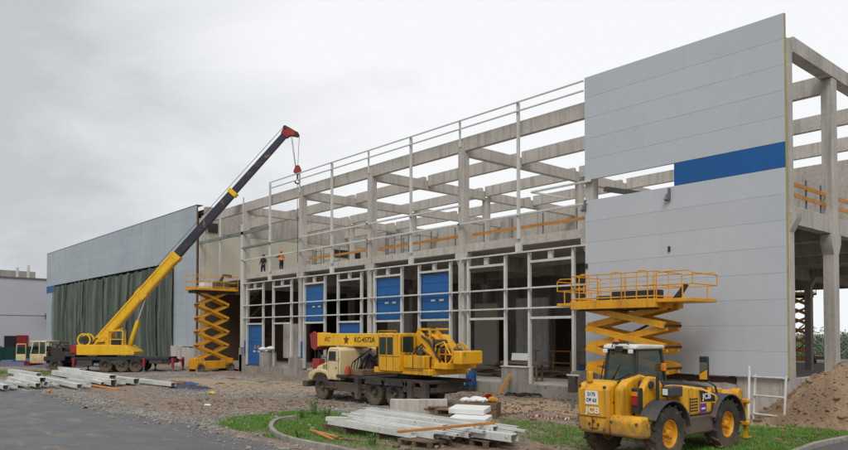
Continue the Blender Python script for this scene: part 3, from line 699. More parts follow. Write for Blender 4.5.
# frames standing behind the guard boards
for x, y in ((-49.6, 30.6), (-47.0, 30.6), (-39.6, 31), (-37.6, 30.8)):
    mb = MB()
    for q in (0, 1.0):
        mb.bar((x + q, y, 8.5), (x + q, y, 10.1), .05); mb.bar((x + q, y + .8, 8.5), (x + q, y + .8, 10.1), .05)
    for z in (9.0, 9.5, 10.0): mb.bar((x, y, z), (x + 1, y, z), .04); mb.bar((x, y + .8, z), (x + 1, y + .8, z), .04)
    mb.build('stair_guard', 'grey_steel', hall)

# sandwich panels of the right hand wall
def panels(x0, x1, z0, n, h, m, y0=28.83, y1=28.97, splits=None):
    for q in range(n):
        cuts = [x0] + (splits or []) + [x1]
        for a, b in zip(cuts, cuts[1:]):
            MB().box(a + .004, b - .004, y0, y1, z0 + q * h + .003, z0 + (q + 1) * h - .003).build('cladding_panel', m, hall, bevel=.003)
panels(-20.95, -11.47, 10.83, 5, 1.02, 'cladding')
panels(-20.95, -11.47, 1.55, 8, 1.034, 'cladding')
MB().box(-16.2, -11.474, 28.83, 28.97, 9.83, 10.82).build('blue_panel', 'blue_panel', hall, bevel=.006)
MB().box(-20.9, -11.6, 28.972, 28.985, 1.56, 9.8).build('panel_backing', 'cladding', hall)
MB().box(-20.9, -11.6, 28.972, 28.985, 10.85, 15.9).build('panel_backing', 'cladding', hall)
for z0, z1 in ((1.55, 9.82), (9.83, 15.92)): MB().box(-11.468, -11.45, 28.845, 28.955, z0, z1).build('insulation_edge', 'foam', hall)
for x, z in ((-16.4, 9.3), (-20.9, 9.4)):
    mb = MB().box(x - .04, x + .04, 28.70, 28.82, z - .1, z + .45); mb.prism([(28.82, z - .1), (28.6, z - .06), (28.82, z + .2)], 'x', x - .2, x - .041); mb.build('lifting_clamp', 'grey_steel', hall)
for x, z in ((-16.45, 7.05), (-20.85, 6.6)): MB().box(x - .05, x + .05, 28.78, 28.83, z - .12, z + .12).build('lifting_clamp', 'black', hall)
MB().bar((-20.4, 29.7, 10.45), (-17.6, 34, 9.9), .3, .2).build('roof_brace', 'steel_green', hall)

# left hand wall: finished cladding over a netted opening
XL0, XL1 = -124.2, -67.0
sp = [-72.6 - 7.8 * k for k in range(6, -1, -1)]
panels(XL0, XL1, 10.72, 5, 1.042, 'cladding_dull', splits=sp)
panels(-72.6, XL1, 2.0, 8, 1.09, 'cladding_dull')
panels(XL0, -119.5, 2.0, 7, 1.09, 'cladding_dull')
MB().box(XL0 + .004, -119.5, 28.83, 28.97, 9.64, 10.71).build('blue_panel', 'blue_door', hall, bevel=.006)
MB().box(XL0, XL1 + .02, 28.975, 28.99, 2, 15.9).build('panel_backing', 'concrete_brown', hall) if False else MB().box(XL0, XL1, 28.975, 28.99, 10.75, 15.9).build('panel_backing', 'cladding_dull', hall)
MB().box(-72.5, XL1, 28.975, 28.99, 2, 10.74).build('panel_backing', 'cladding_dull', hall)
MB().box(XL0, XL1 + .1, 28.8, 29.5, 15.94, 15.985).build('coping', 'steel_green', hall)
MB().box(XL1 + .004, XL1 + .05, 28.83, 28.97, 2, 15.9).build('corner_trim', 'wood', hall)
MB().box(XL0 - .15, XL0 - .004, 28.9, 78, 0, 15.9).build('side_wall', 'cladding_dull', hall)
MB().box(XL0, -67.2, 29.6, 78, 15.2, 15.6).build('roof', 'roofgrey', hall)
MB().box(XL0, -67.2, 45, 45.3, .1, 15.2).build('inner_wall', 'greywall', hall)
MB().box(XL0, -67, 29.0, 29.4, -.2, 1.98).build('plinth', 'concrete', hall) if False else None
plinth(-72.7, -70.2, 2.05, 28.6, 29.3, 'concrete'); plinth(-70.1, -66.9, 1.9, 28.7, 29.3, 'concrete')
plinth(-124.2, -119.4, 1.9, 28.7, 29.3, 'concrete')
for x in (-112, -103, -94, -85, -76): MB().box(x - .25, x + .25, 29.4, 29.9, 0, 10.7).build('column', 'concrete_brown', hall)

# debris netting
net = thing('debris_net', 'green scaffold netting hung in folds over the opening of the far grey wall', 'netting', (-96, 28.6, 0))
rnd = random.Random(4)
xx = -23.4
k = 0
while xx < 23.2:
    wd = rnd.uniform(3.4, 5.0); x1 = min(xx + wd, 23.4); nu, nv = 40, 14; ph = rnd.uniform(0, 6); off = -.12 * (k % 2); top = 10.62 - rnd.uniform(0, .18)
    vs = []
    for j in range(nv + 1):
        for i in range(nu + 1):
            u = i / nu; v = j / nv; x = xx - .25 + (x1 - xx + .5) * u
            amp = .035 + .05 * (1 - v)
            y = off + amp * math.sin(u * (x1 - xx) * 3.4 + ph + .7 * math.sin(v * 3 + ph)) + .12 * fbm(x, v * 5, .8, 3, k) - .25 * math.sin(math.pi * v) * .6
            vs.append((x + .15 * fbm(v * 4, x, .7, 2, 3), y, .35 + (top - .35 - .22 * abs(math.sin(u * 3.14 * 2))) * v))
    fs = [(j * (nu + 1) + i, j * (nu + 1) + i + 1, (j + 1) * (nu + 1) + i + 1, (j + 1) * (nu + 1) + i) for j in range(nv) for i in range(nu)]
    MB().add(vs, fs).build('net_sheet', 'net', net, smooth=80, fixn=False)
    xx = x1; k += 1

# ------------------------------------------------------------------ neighbouring block far left, fence, trees far off
def along(px, t, z): # a point seen at pixel column px at ground distance t
    q = Vector((D2[0], D2[1], 0)) * FPX + RT * (px - CX); q.normalize(); return Vector((q.x * t, q.y * t, z))
A = along(54, 150, 0); B = along(-95, 142, 0); u = (B - A).normalized(); nrm = Vector((u.y, -u.x, 0));
if nrm.dot(-A) < 0: nrm = -nrm
blk = thing('rendered_block', 'low pale lilac block with small red trimmed windows beyond the hall', 'building', A, math.atan2(u.y, u.x)); Lb = (B - A).length
sgn = 1 if Vector((-math.sin(blk.rotation_euler.z), math.cos(blk.rotation_euler.z), 0)).dot(nrm) > 0 else -1
def bb(x0, x1, o0, o1, z0, z1, nm, m, par=None, bevel=0):
    ys_ = sorted((o0 * sgn, o1 * sgn)); return MB().box(x0, x1, ys_[0], ys_[1], z0, z1).build(nm, m, par or blk, bevel=bevel)
bb(0, Lb, -30, 0, -.3, 13.2, 'wall', 'lilac'); bb(-.1, Lb + .1, -30.1, .12, 13.2, 13.5, 'coping', 'roofgrey')
bb(0, Lb, 0, .03, 6.55, 6.65, 'joint', 'roofgrey')
for x, z0, z1, m in ((11.0, 8.1, 10.0, 0), (11.0, 4.9, 6.2, 0), (11.0, 1.6, 3.2, 0)):
    f_ = bb(x, x + 2.6, 0, .12, z0, z1, 'window', 'red' if z0 != 4.9 else 'wood'); bb(x + .25, x + 2.35, .12, .15, z0 + .25, z1 - .25, 'pane', 'windowdark', f_)
bb(6.6, 8.6, 0, .15, -.3, 2.9, 'doorway_shade', 'windowdark'); bb(4.6, 6.5, 0, .2, .1, 3.0, 'door', 'red')  # dark sheet on the solid wall paints the shade of a doorway
c_ = bb(-2.4, 1.6, 0, 2.2, 6.0, 7.0, 'canopy', 'navytarp')
bb(-1.5, 8, -12, -11.6, 13.5, 15.6, 'roof_screen', 'concrete_brown')
for x, h in ((.9, 16.6), (2.9, 16.0)): bb(x, x + .3, -9, -8.4, 13.5, h, 'flue', 'galv')
mb = MB().prism([(5, 13.5), (26, 13.5), (14, 16.3), (7, 15.4)], 'y', -14 if sgn > 0 else 13, -13 if sgn > 0 else 14); mb.build('roof', 'roofgrey', blk)
A2 = along(52, 100, 0); B2 = along(-30, 92, 0)
fn = thing('mesh_fence', 'low green mesh site fence in front of the lilac block', 'fence', A2, math.atan2((B2 - A2).y, (B2 - A2).x)); Lf = (B2 - A2).length
MB().box(0, Lf, -.02, .02, .25, 1.75).build('mesh_panel', 'greenmesh', fn)
for q in range(int(Lf / 2.5) + 1): MB().box(q * 2.5 - .04, q * 2.5 + .04, -.05, .05, 0, 1.9).build('post', 'greenmesh', fn)
def tree(p, h, w_, label, seed, trunk=True):
    rnd_ = random.Random(seed); t = thing('distant_tree', label, 'tree', p, 0, 'trees on the skyline beyond the open hall'); lf = MB(); tk = MB()
    tk.cyl((0, 0, -.2), (0, 0, h * .6), .06 * h, .02 * h, 7)
    for q in range(7):
        a = rnd_.uniform(0, 6.28); tk.cyl((0, 0, h * rnd_.uniform(.2, .5)), (math.cos(a) * w_ * .35, math.sin(a) * w_ * .35, h * rnd_.uniform(.55, .85)), .02 * h, .008 * h, 5)
    cl = [(rnd_.uniform(-.4, .4) * w_, rnd_.uniform(-.4, .4) * w_, h * rnd_.uniform(.3, .85), rnd_.uniform(.14, .26) * w_) for _ in range(16)]
    for q in range(2600):
        c = rnd_.choice(cl); d = Vector((rnd_.gauss(0, 1), rnd_.gauss(0, 1), rnd_.gauss(0, .8))).normalized() * c[3] * rnd_.uniform(.5, 1.1)
        p_ = Vector(c[:3]) + d; s_ = h * rnd_.uniform(.03, .07); a = Vector((rnd_.uniform(-1, 1), rnd_.uniform(-1, 1), rnd_.uniform(-1, 1))).normalized() * s_; b_ = a.cross(Vector((rnd_.uniform(-1, 1), rnd_.uniform(-1, 1), rnd_.uniform(-1, 1)))).normalized() * s_ * .6
        lf.add([p_ - a, p_ + b_, p_ + a, p_ - b_], [(0, 1, 2, 3)])
    tk.build('trunk', 'bark', t); lf.build('crown', 'bush', t, smooth=0, fixn=False)
lbs = ['broad dark tree beyond the hall, left of the tall gable column', 'rounded tree seen just behind the interior scissor lift', 'low bushy tree between the interior column and the gable column', 'tree right behind the gable column of the hall', 'tree at the far right edge behind the earth heap', 'lighter tree beside the right edge of the photo', 'small tree in the gap left of the interior lift', 'low tree mostly hidden by the gable column', 'bushy tree beyond the far bays behind the earth heap']
for i, (px, t_, h, w_) in enumerate(((818, 115, 4.2, 9), (797, 120, 4.5, 8), (808, 112, 3.6, 8), (834, 118, 4.4, 9), (846, 112, 4.0, 9), (856, 120, 5.0, 9), (789, 116, 4.2, 8), (826, 125, 4.6, 9), (842, 128, 4.8, 10))):
    tree(along(px, t_, -.6), h * (.5 + .09 * (i * 5 % 4)), w_, lbs[i], 40 + i)
# ------------------------------------------------------------------ scissor lifts
def scissor_lift(name_label, loc, rz, L, W, base_top, zp, n, group, arm=.14, ext=0, rail_h=1.1, pdx=0, side_ext=True, wheel_r=.38, sc_len=None, detail=True, cage_load=False):
    """local x = long axis, z = 0 ground"""
    t = thing('scissor_lift', name_label, 'scissor lift', loc, rz, group)
    m = 'lift_orange'
    cl = L * .8
    ch = MB().box(-cl / 2, cl / 2, -W * .33, W * .33, wheel_r * .9, base_top - .12)
    ch.box(-cl / 2 - .15, -cl / 2 + .5, -W * .3, W * .3, wheel_r * .7, base_top + .15); ch.box(cl / 2 - .5, cl / 2 + .15, -W * .3, W * .3, wheel_r * .7, base_top + .1)
    ch.build('chassis', m, t, bevel=.03)
    for s in (-1, 1):
        MB().box(-cl * .3, cl * .3, s * W * .335 - .1, s * W * .335 + .1, wheel_r * .75, base_top - .1).build('side_box', m if s < 0 else 'chassis', t, bevel=.03)
        for e in (-1, 1):
            wheel(t, (e * cl * .42, s * W * .42, wheel_r), wheel_r, .26, s, 'grey_steel', 'y', .55, 0, 20)
            MB().bar((e * (cl / 2 + .05), s * W * .42, base_top - .2), (e * (cl / 2 + .05), s * W * .42, .08), .1).build('outrigger', m, t)
    H = (zp - base_top) / n; sl = sc_len or cl * .46 * 2
    for k in range(n):
        z0, z1 = base_top + k * H, base_top + (k + 1) * H
        for s in (-1, 1):
            for q in (0, 1):
                yo = s * (W * .27 - q * arm * .62)
                a, b = (-sl / 2, sl / 2) if q else (sl / 2, -sl / 2)
                MB().bar((a, yo, z0 + .04), (b, yo, z1 - .04), arm * .5, arm).build('scissor_arm', m, t, bevel=.012)
        for x, z in ((-sl / 2, z0 + .03), (sl / 2, z0 + .03), (0, (z0 + z1) / 2)): MB().cyl((x, -W * .285, z), (x, W * .285, z), arm * .2, None, 8).build('pivot_pin', 'chassis', t)
        if k in (0, 2): MB().cyl((-sl * .28, 0, z0 + .1), (sl * .22, 0, z1 + .1), .07, .05, 8).build('lift_cylinder', 'chassis', t)
    # platform
    pa, pb = -L / 2 + pdx, L / 2 + pdx
    MB().box(pa, pb, -W / 2, W / 2, zp + (-.1 if pdx else .06), zp + .26).build('platform', m, t, bevel=.02)
    MB().box(pa + .2, pb - .2, -W * .36, W * .36, zp - .16, zp + (-.105 if pdx else .055)).build('platform_frame', 'chassis', t)
    zt = zp + .26
    def guard(x0, x1, y0, y1, z, h, name='guard_rail', gate=False, r=.024):
        mb = MB(); c = [(x0, y0), (x1, y0), (x1, y1), (x0, y1)]
        for i in range(4):
            a, b = c[i], c[(i + 1) % 4]; l = math.dist(a, b); k = max(1, int(l / 1.05))
            for f in (.5, 1.0): mb.tube([(*a, z + h * f), (*b, z + h * f)], r, 6)
            mb.tube([(*a, z + .1), (*b, z + .1)], r * 1.3, 6)
            for q in range(k): mb.tube([(a[0] + (b[0] - a[0]) * q / k, a[1] + (b[1] - a[1]) * q / k, z), (a[0] + (b[0] - a[0]) * q / k, a[1] + (b[1] - a[1]) * q / k, z + h)], r, 6)
        mb.build(name, m, t)
    guard(pa + .05, pb - .05, -W / 2 + .04, W / 2 - .04, zt, rail_h)
    return t, zt
# big rough terrain lift in front of the right hand cladding
LB, zt = scissor_lift('big orange rough terrain scissor lift raised in front of the tall grey cladding wall', (-16.95, 26.6, 0), R(1.0), 4.1, 2.3, 1.0, 4.45, 4, 'scissor lifts on the site', arm=.27, wheel_r=.5, sc_len=3.75, pdx=-.3)
def ext_deck(x0, x1, z, h):
    MB().box(x0, x1, -1.05, 1.05, z - .16, z - .02).build('extension_deck', 'lift_orange', LB, bevel=.015)
    mb = MB(); sgn = 1 if x1 > x0 else -1; xe = x1
    for y in (-1.02, 1.02):
        mb.tube([(x0, y, z), (x0, y, z + h * .95), (x0 + .12 * sgn, y, z + h), (xe - .15 * sgn, y, z + h), (xe, y, z + h * .9), (xe, y, z + h * .5)], .026, 6)
        mb.tube([(x0 - .6 * sgn, y, z + h * .5), (xe, y, z + h * .5)], .024, 6); mb.tube([(xe - .4 * sgn, y, z - .05), (xe - .4 * sgn, y, z + h * .5)], .03, 6)
    for f in (.5, .9): mb.tube([(xe, -1.02, z + h * f), (xe, 1.02, z + h * f)], .024, 6)
    mb.build('guard_rail', 'lift_orange', LB)
ext_deck(1.74, 3.25, zt + .0, 1.05); ext_deck(-2.36, -3.15, zt - .04, 1.05)
MB().box(-.6, 1.6, -.6, -.2, zt + .01, zt + .38).build('tool_locker', 'black', LB, bevel=.02)
MB().box(-2.0, -.8, .3, .7, zt + .01, zt + .28).build('tool_locker', 'chassis', LB, bevel=.02)
MB().prism([(2.25, zt), (2.5, zt), (2.85, zt + .5), (2.75, zt + .55)], 'y', -.7, -.5).build('control_box', 'black', LB)
mb = MB()
for x in (-1.9, -.3, .9): mb.tube([(x, -1.11, zt), (x, -1.11, zt + 1.05), (x + .1, -1.11, zt + 1.15), (x + .4, -1.11, zt + 1.15), (x + .5, -1.11, zt + 1.05), (x + .5, -1.11, zt)], .026, 6)
mb.build('entry_gate', 'lift_orange', LB)
# lift beside the netted wall
LA, zta = scissor_lift('orange scissor lift raised high in the open bay beside the netted grey wall', (-58.8, 26.75, 0), R(92), 4.1, 1.9, 1.05, 6.95, 5, 'scissor lifts on the site', arm=.2, wheel_r=.36, sc_len=2.75)
MB().box(-1.0, -.2, -.5, .4, zta + .01, zta + .5).build('tool_crate', 'white', LA, bevel=.02)
MB().box(.1, 1.3, -.6, .2, zta + .01, zta + .65).build('tool_crate', 'wood', LA, bevel=.02)
MB().tube([(.9, .2, zta + .7), (1.2, .2, zta + 1.25), (1.9, .1, zta + 1.2)], .13, 8).build('hose_coil', 'black', LA)
# lift standing far inside the hall
q = along(799, 73, .6)
LC, ztc = scissor_lift('orange scissor lift standing far inside the hall, seen through the open gable', q, R(35), 2.6, 1.5, .75, 6.1, 6, 'scissor lifts on the site', arm=.16, wheel_r=.3, sc_len=1.9)
q2 = along(822, 74, .6)
tr = thing('flat_trolley', 'yellow flat work trolley on the slab right of the interior scissor lift', 'trolley', q2, R(35))
MB().box(-1.1, 1.1, -.7, .7, .35, .7).build('deck', 'yellow', tr, bevel=.03)
for x in (-.8, .8):
    for y in (-.55, .55): MB().cyl((x, y - .06, .18), (x, y + .06, .18), .18, None, 14).build('wheel', 'rubber', tr)
MB().tube([(1.1, -.6, .7), (1.1, -.6, 1.7), (1.1, .6, 1.7), (1.1, .6, .7)], .04, 6).build('handle', 'lift_orange', tr)

# ------------------------------------------------------------------ telescopic truck crane (left)
TA = thing('truck_crane', 'yellow truck crane with its long boom raised and red hook over the hall', 'truck crane', (-65.1, 19.8, 0), math.atan2(.77, .64), 'truck cranes on the site')
f = MB().box(-5.2, 6.2, -.55, .55, .75, 1.12); f.box(-2.4, 5.9, -1.15, 1.15, 1.02, 1.28); f.box(4.2, 6.1, -1.1, 1.1, .75, 1.05)
f.build('chassis', 'chassis_blue', TA, bevel=.02)
MB().box(-2.2, -.6, -1.2, -.75, .55, 1.0).build('fuel_tank', 'chassis', TA, bevel=.05)
MB().box(1.2, 2.0, -1.2, -.9, .6, 1.0).build('side_box', 'chassis', TA, bevel=.03)
MB().box(-4.7, -2.9, -1.2, 1.2, .95, 1.35).build('front_fender', 'chassis_blue', TA, bevel=.05)
MB().box(-3.2, -2.0, -1.15, 1.15, 1.3, 1.75).build('engine_cover', 'chassis', TA, bevel=.08)
MB().tube([(-2.6, -.2, 1.7), (-2.2, -.2, 2.0), (-1.9, .2, 2.1)], .16, 8).build('air_pipe', 'chassis', TA)
for x in (-3.7, .55, 1.95, 3.1):
    for s in (-1, 1): wheel(TA, (x, s * 1.0, .58), .58, .42, s, 'chassis', 'y', .5, 0, 24)
# cab with window openings
cb = MB(); cb.box(-5.9, -4.5, -1.15, 1.15, .75, 1.55); cb.box(-5.9, -4.5, -1.15, 1.15, 2.55, 2.68)
for y in (-1.1, 1.1):
    cb.bar((-5.85, y, 1.5), (-5.6, y, 2.6), .09); cb.bar((-4.55, y, 1.5), (-4.55, y, 2.6), .09); cb.bar((-5.1, y, 1.5), (-5.1, y, 2.6), .08)
cb.box(-4.6, -4.5, -1.15, 1.15, 1.5, 1.75); cb.bar((-5.85, 0, 1.5), (-5.6, 0, 2.6), .07)
cab_o = cb.build('cab', 'cream', TA, bevel=.03)
MB().box(-5.8, -4.6, -1.05, 1.05, .8, 1.9).build('cab_interior', 'black', cab_o)
mb = MB(); mb.box(-4.4, -3.2, -1.0, 1.0, 1.35, 2.1); mb.box(-3.15, -2.6, -.8, .9, 1.76, 2.35); mb.tube([(-4.3, -1.1, 1.4), (-4.2, -1.1, 2.5), (-3.4, -1.0, 2.3), (-2.6, -1.0, 1.9)], .07, 6); mb.tube([(-3.9, -.6, 2.1), (-3.5, -.6, 2.6), (-2.9, -.5, 2.5)], .08, 6); mb.build('engine_gear', 'chassis', TA, bevel=.05)
for x0_ in (-1.9, 1.0, 4.3): MB().box(x0_, x0_ + 1.1, -1.22, -.95, .72, 1.0).build('tool_box', 'chassis', TA, bevel=.03)
MB().box(-5.0, -4.56, -1.12, -1.1, 1.56, 2.54).build('window', 'glass', cab_o); MB().prism([(-5.84, 1.56), (-5.61, 2.54), (-5.59, 2.54), (-5.82, 1.56)], 'y', -1.05, 1.05).build('windscreen', 'glass', cab_o)
dr = MB().box(-6.85, -6.0, -1.55, -1.5, 1.0, 1.55); dr.bar((-6.82, -1.525, 1.5), (-6.78, -1.525, 2.4), .06); dr.bar((-6.03, -1.525, 1.5), (-6.03, -1.525, 2.4), .06); dr.box(-6.8, -6, -1.55, -1.5, 2.37, 2.44)
dr.build('door', 'cream', cab_o, bevel=.02)
MB().box(-6.35, -5.9, -1.2, 1.2, .55, .95).build('bumper', 'red', TA, bevel=.03); MB().box(-5.7, -4.9, -.5, .3, 1.3, 2.0).build('seat', 'black', TA, bevel=.06)
for x in (-2.05, 3.9, 6.35):
    for s in (-1, 1):
        o = MB().box(x - .10, x + .10, s * 1.4 - .1, s * 1.4 + .1, .42, 1.2).build('outrigger', 'red', TA, bevel=.02)
        MB().cyl((x, s * 1.4, .12), (x, s * 1.4, .45), .07, None, 8).build('jack', 'grey_steel', o); MB().cyl((x, s * 1.4, 0), (x, s * 1.4, .12), .24, .18, 12).build('pad', 'chassis', o)
        MB().box(x - .13, x + .13, min(s * .6, s * 1.29), max(s * .6, s * 1.29), .8, 1.05).build('outrigger_beam', 'red' if x > 6 else 'chassis', TA)
# upper structure
MB().cyl((.2, 0, 1.28), (.2, 0, 1.42), .8, None, 24).build('slew_ring', 'chassis', TA)
up = MB().prism([(-1.95, 1.45), (2.95, 1.45), (2.95, 1.75), (2.2, 2.3), (-1.95, 2.35)], 'y', -1.15, 1.15); up.build('upper_deck', 'yellow_new', TA, bevel=.04)
MB().box(-2.5, -1.96, -1.15, 1.15, 1.5, 2.3).build('counterweight', 'red', TA, bevel=.05)
for s in (-1, 1): MB().prism([(-.9, 2.3), (1.5, 2.3), (.6, 3.1), (-.1, 3.15)], 'y', s * .52 - .05, s * .52 + .05).build('boom_bracket', 'yellow_new', TA, bevel=.01)
MB().cyl((-1.4, -.9, 2.75), (-1.4, -.2, 2.75), .33, None, 24).build('winch_drum', 'chassis', TA)
for y in (-.95, -.2): MB().lathe([(.58, y - .03), (.58, y + .03), (.46, y + .03), (.46, y - .03)], (-1.4, 0, 2.75), 'y', 28).build('drum_flange', 'yellow_new', TA)
mb = MB(); mb.bar((-1.4, -.9, 2.3), (-1.4, -.9, 2.8), .12); mb.bar((-1.4, -.9, 2.4), (.2, -.6, 2.55), .1); mb.tube([(-1.0, -.3, 2.4), (-.6, -.4, 2.9), (.2, -.4, 2.8)], .05, 6); mb.build('winch_bracket', 'chassis', TA)
oc = MB()
for x in (.75, 2.0):
    for y in (-1.12, -.62): oc.bar((x, y, 2.25), (x, y, 3.55), .1)
for y in (-1.12, -.62): oc.bar((.7, y, 3.55), (2.05, y, 3.55), .1); oc.bar((.75, y, 2.8), (2.0, y, 2.8), .07)
oc.bar((.75, -1.12, 3.55), (.75, -.62, 3.55), .1); oc.bar((2, -1.12, 3.55), (2, -.62, 3.55), .1); oc.bar((.2, -1.0, 3.25), (1.9, -.9, 3.75), .07); oc.bar((-.5, -1.1, 2.3), (.3, -1.1, 3.1), .09)
oc.build('operator_cab', 'yellow_new', TA); MB().box(1.0, 1.7, -1.05, -.7, 2.3, 2.9).build('seat', 'black', TA, bevel=.05)
# boom
b0 = Vector((-.25, 0, 2.85)); tip = Vector((15.8, 0, 21.15)); bd = (tip - b0).normalized(); bl = (tip - b0).length; bn = Vector((-bd.z, 0, bd.x))
def bp(f, off=0, y=0): return b0 + bd * bl * f + bn * off + Vector((0, y, 0))
b1 = MB().taper(bp(-.02), bp(.40), .74, .86, .74, .84, up=bn); b1.build('boom', 'yellow_new', TA, bevel=.02)
MB().taper(bp(.385), bp(.405), .80, .94, .80, .94, up=bn).build('boom_collar', 'yellow_new', TA, bevel=.02); MB().taper(bp(.20), bp(.225), .80, .96, .80, .96, up=bn).build('boom_collar', 'yellow_new', TA, bevel=.02)
mb = MB(); mb.bar(bp(.01, .30, -.405), bp(.38, .3, -.405), .02, .05); mb.bar(bp(.01, -.30, -.405), bp(.38, -.3, -.405), .02, .05); mb.build('boom_rib', 'yellow_new', TA)
MB().taper(bp(.405), bp(.70), .58, .66, .58, .64, up=bn).build('boom_section', 'boom_dark', TA, bevel=.015)
MB().taper(bp(.695), bp(.712), .68, .84, .68, .84, up=bn).build('boom_collar', 'yellow_new', TA, bevel=.015)
MB().taper(bp(.712), bp(.985), .46, .54, .46, .50, up=bn).build('boom_section', 'boom_dark', TA, bevel=.015)
hd = MB()
def P2(a, b): v = tip + bd * a + bn * b; return (v.x, v.z)
hd.prism([P2(-.45, .32), P2(.1, .48), P2(.38, .28), P2(.58, -.75), P2(.32, -1.0), P2(-.05, -.42), P2(-.45, -.32)], 'y', -.28, .28)
ho = hd.build('boom_head', 'red', TA, bevel=.03)
s1 = tip + bd * .40 - bn * .78
for v in (tip + bd * .15 + bn * .35, s1): MB().cyl((v.x, -.31, v.z), (v.x, .31, v.z), .19, None, 16).build('sheave', 'chassis', ho)
hz = 17.75; hx_ = s1.x + .03
rp_ = MB()
for dx, dy in ((-.55, -.2), (.16, .15), (-.5, .2)): rp_.bar((hx_ + dx, dy, s1.z), (hx_ + dx * .25, dy * .6, hz + .3), .035)
rp_.bar(bp(.02, .75, .1), tuple(tip + bn * .6 + Vector((0, .1, 0))), .035)
rp_.build('wire_rope', 'rope', TA)
hk = MB().prism([(hx_ - .32, hz - .15), (hx_ - .1, hz + .42), (hx_ + .2, hz + .42), (hx_ + .38, hz + .05), (hx_ + .2, hz - .35), (hx_ - .12, hz - .35)], 'y', -.22, .22).build('hook_block', 'red', TA, bevel=.04)
MB().tube([(hx_ + .03, 0, hz - .3), (hx_ + .03, 0, hz - .75), (hx_ + .22, 0, hz - .95), (hx_ + .1, 0, hz - 1.2), (hx_ - .15, 0, hz - 1.1), (hx_ - .18, 0, hz - .95)], .075, 8).build('hook', 'black', hk)
MB().bar((hx_ + .03, 0, hz - 1.1), (hx_ + .03, .3, 9.6), .045).build('sling', 'rope', hk)
cy = MB().cyl((2.1, 0, 2.1), tuple(Vector((2.1, 0, 2.1)).lerp(bp(.205, -.55), .56)), .2, None, 14).build('lift_cylinder', 'yellow_new', TA)
MB().cyl(tuple(Vector((2.1, 0, 2.1)).lerp(bp(.205, -.55), .55)), tuple(bp(.205, -.55)), .11, None, 12).build('piston_rod', 'chrome', cy)

# ------------------------------------------------------------------ cream truck with the older telescopic crane (centre)
TB = thing('truck_crane', 'cream cabbed truck with a yellow crane, its boom lying level over the cab', 'truck crane', (-27, 20.95, 0), R(1.0), 'truck cranes on the site')
MB().box(-5.6, 4.6, -.5, .5, .72, 1.0).build('chassis', 'chassis', TB, bevel=.02)
f = MB().box(-2.1, 4.75, -1.25, 1.25, 1.16, 1.30); f.box(-2.0, 4.7, -.8, .8, .98, 1.17); f.box(4.2, 4.7, -1.15, 1.15, .78, 1.0); f.box(3.3, 3.7, -.9, .9, .6, .99); f.box(-2.2, -.2, -1.28, -.6, .5, .95); f.build('deck', 'chassis', TB, bevel=.02)
for x in (-3.35, .95, 2.42):
    for s in (-1, 1): wheel(TB, (x, s * 1.06, .6), .6, .4 if x < 0 else .5, s, 'chassis', 'y', .5, 0, 26)
# cab
cab = MB().prism([(-3.6, 1.0), (-2.45, 1.0), (-2.45, 2.52), (-2.6, 2.62), (-3.35, 2.62), (-3.5, 2.5), (-3.62, 1.9)], 'y', -1.2, 1.2)
cabo = cab.build('cab', 'cream', TB, bevel=.07)
MB().prism([(-3.42, 1.98), (-2.78, 1.98), (-2.78, 2.42), (-3.36, 2.42)], 'y', -1.212, -1.19).build('window', 'windowdark', cabo)
MB().box(-2.46, -2.435, -.55, .75, 1.75, 2.3).build('rear_window', 'glass', cabo) if False else MB().box(-2.462, -2.432, .05, .95, 1.85, 2.32).build('rear_window', 'blue_panel', cabo)
MB().prism([(-3.645, 2.0), (-3.53, 2.46), (-3.51, 2.46), (-3.625, 2.0)], 'y', -1.05, 1.05).build('windscreen', 'windowdark', cabo)
d_ = MB().box(-3.5, -2.62, -1.218, -1.203, 1.05, 1.93).build('door', 'cream', cabo, bevel=.01); MB().box(-2.8, -2.68, -1.245, -1.219, 1.6, 1.64).build('handle', 'black', d_)
mb = MB()
for x in (-3.56, -2.56): mb.box(x - .012, x + .012, -1.208, -1.2, 1.0, 2.45)
mb.box(-3.6, -2.5, -1.208, -1.2, 1.94, 1.965); mb.build('door_seam', 'black', cabo)
hood = MB().prism([(-5.35, .95), (-3.55, .95), (-3.55, 1.95), (-4.2, 1.88), (-5.15, 1.62), (-5.42, 1.3)], 'y', -.72, .72); hood.build('hood', 'cream', TB, bevel=.09)
for s in (-1, 1):
    fd = MB().prism([(-5.3, .95), (-5.15, 1.3), (-4.6, 1.5), (-3.5, 1.45), (-3.3, 1.0), (-3.42, 1.0), (-3.6, 1.25), (-4.0, 1.33), (-4.5, 1.3), (-4.78, 1.1), (-4.85, .9)], 'y', min(s * .7, s * 1.24), max(s * .7, s * 1.24)); fd.build('fender', 'cream', TB, bevel=.04)
mb = MB()
for k in range(7): mb.box(-5.47, -5.40, -.55, .55, .98 + k * .085, 1.02 + k * .085)
mb.build('grille', 'chassis', TB)
for s in (-1, 1): MB().cyl((-5.36, s * .95, 1.15), (-5.25, s * .95, 1.15), .13, .13, 14).build('headlight', 'white', TB)
MB().box(-6.15, -5.75, -1.2, 1.2, .55, .85).build('bumper', 'chassis', TB, bevel=.03); mb = MB(); mb.box(-5.8, -5.3, -.5, -.4, .6, .8); mb.box(-5.8, -5.3, .4, .5, .6, .8); mb.build('bumper_bracket', 'chassis', TB)
MB().tube([(-3.5, -1.25, 2.1), (-3.7, -1.5, 2.15), (-3.7, -1.52, 2.4)], .02, 6).build('mirror_arm', 'black', TB)
MB().box(-1.2, -.1, -1.15, 1.0, 1.31, 1.6).build('side_locker', 'wood', TB, bevel=.03); MB().box(-1.15, -.95, -1.38, -1.2, 1.3, 1.75).build('fire_bottle', 'conered', TB, bevel=.04)
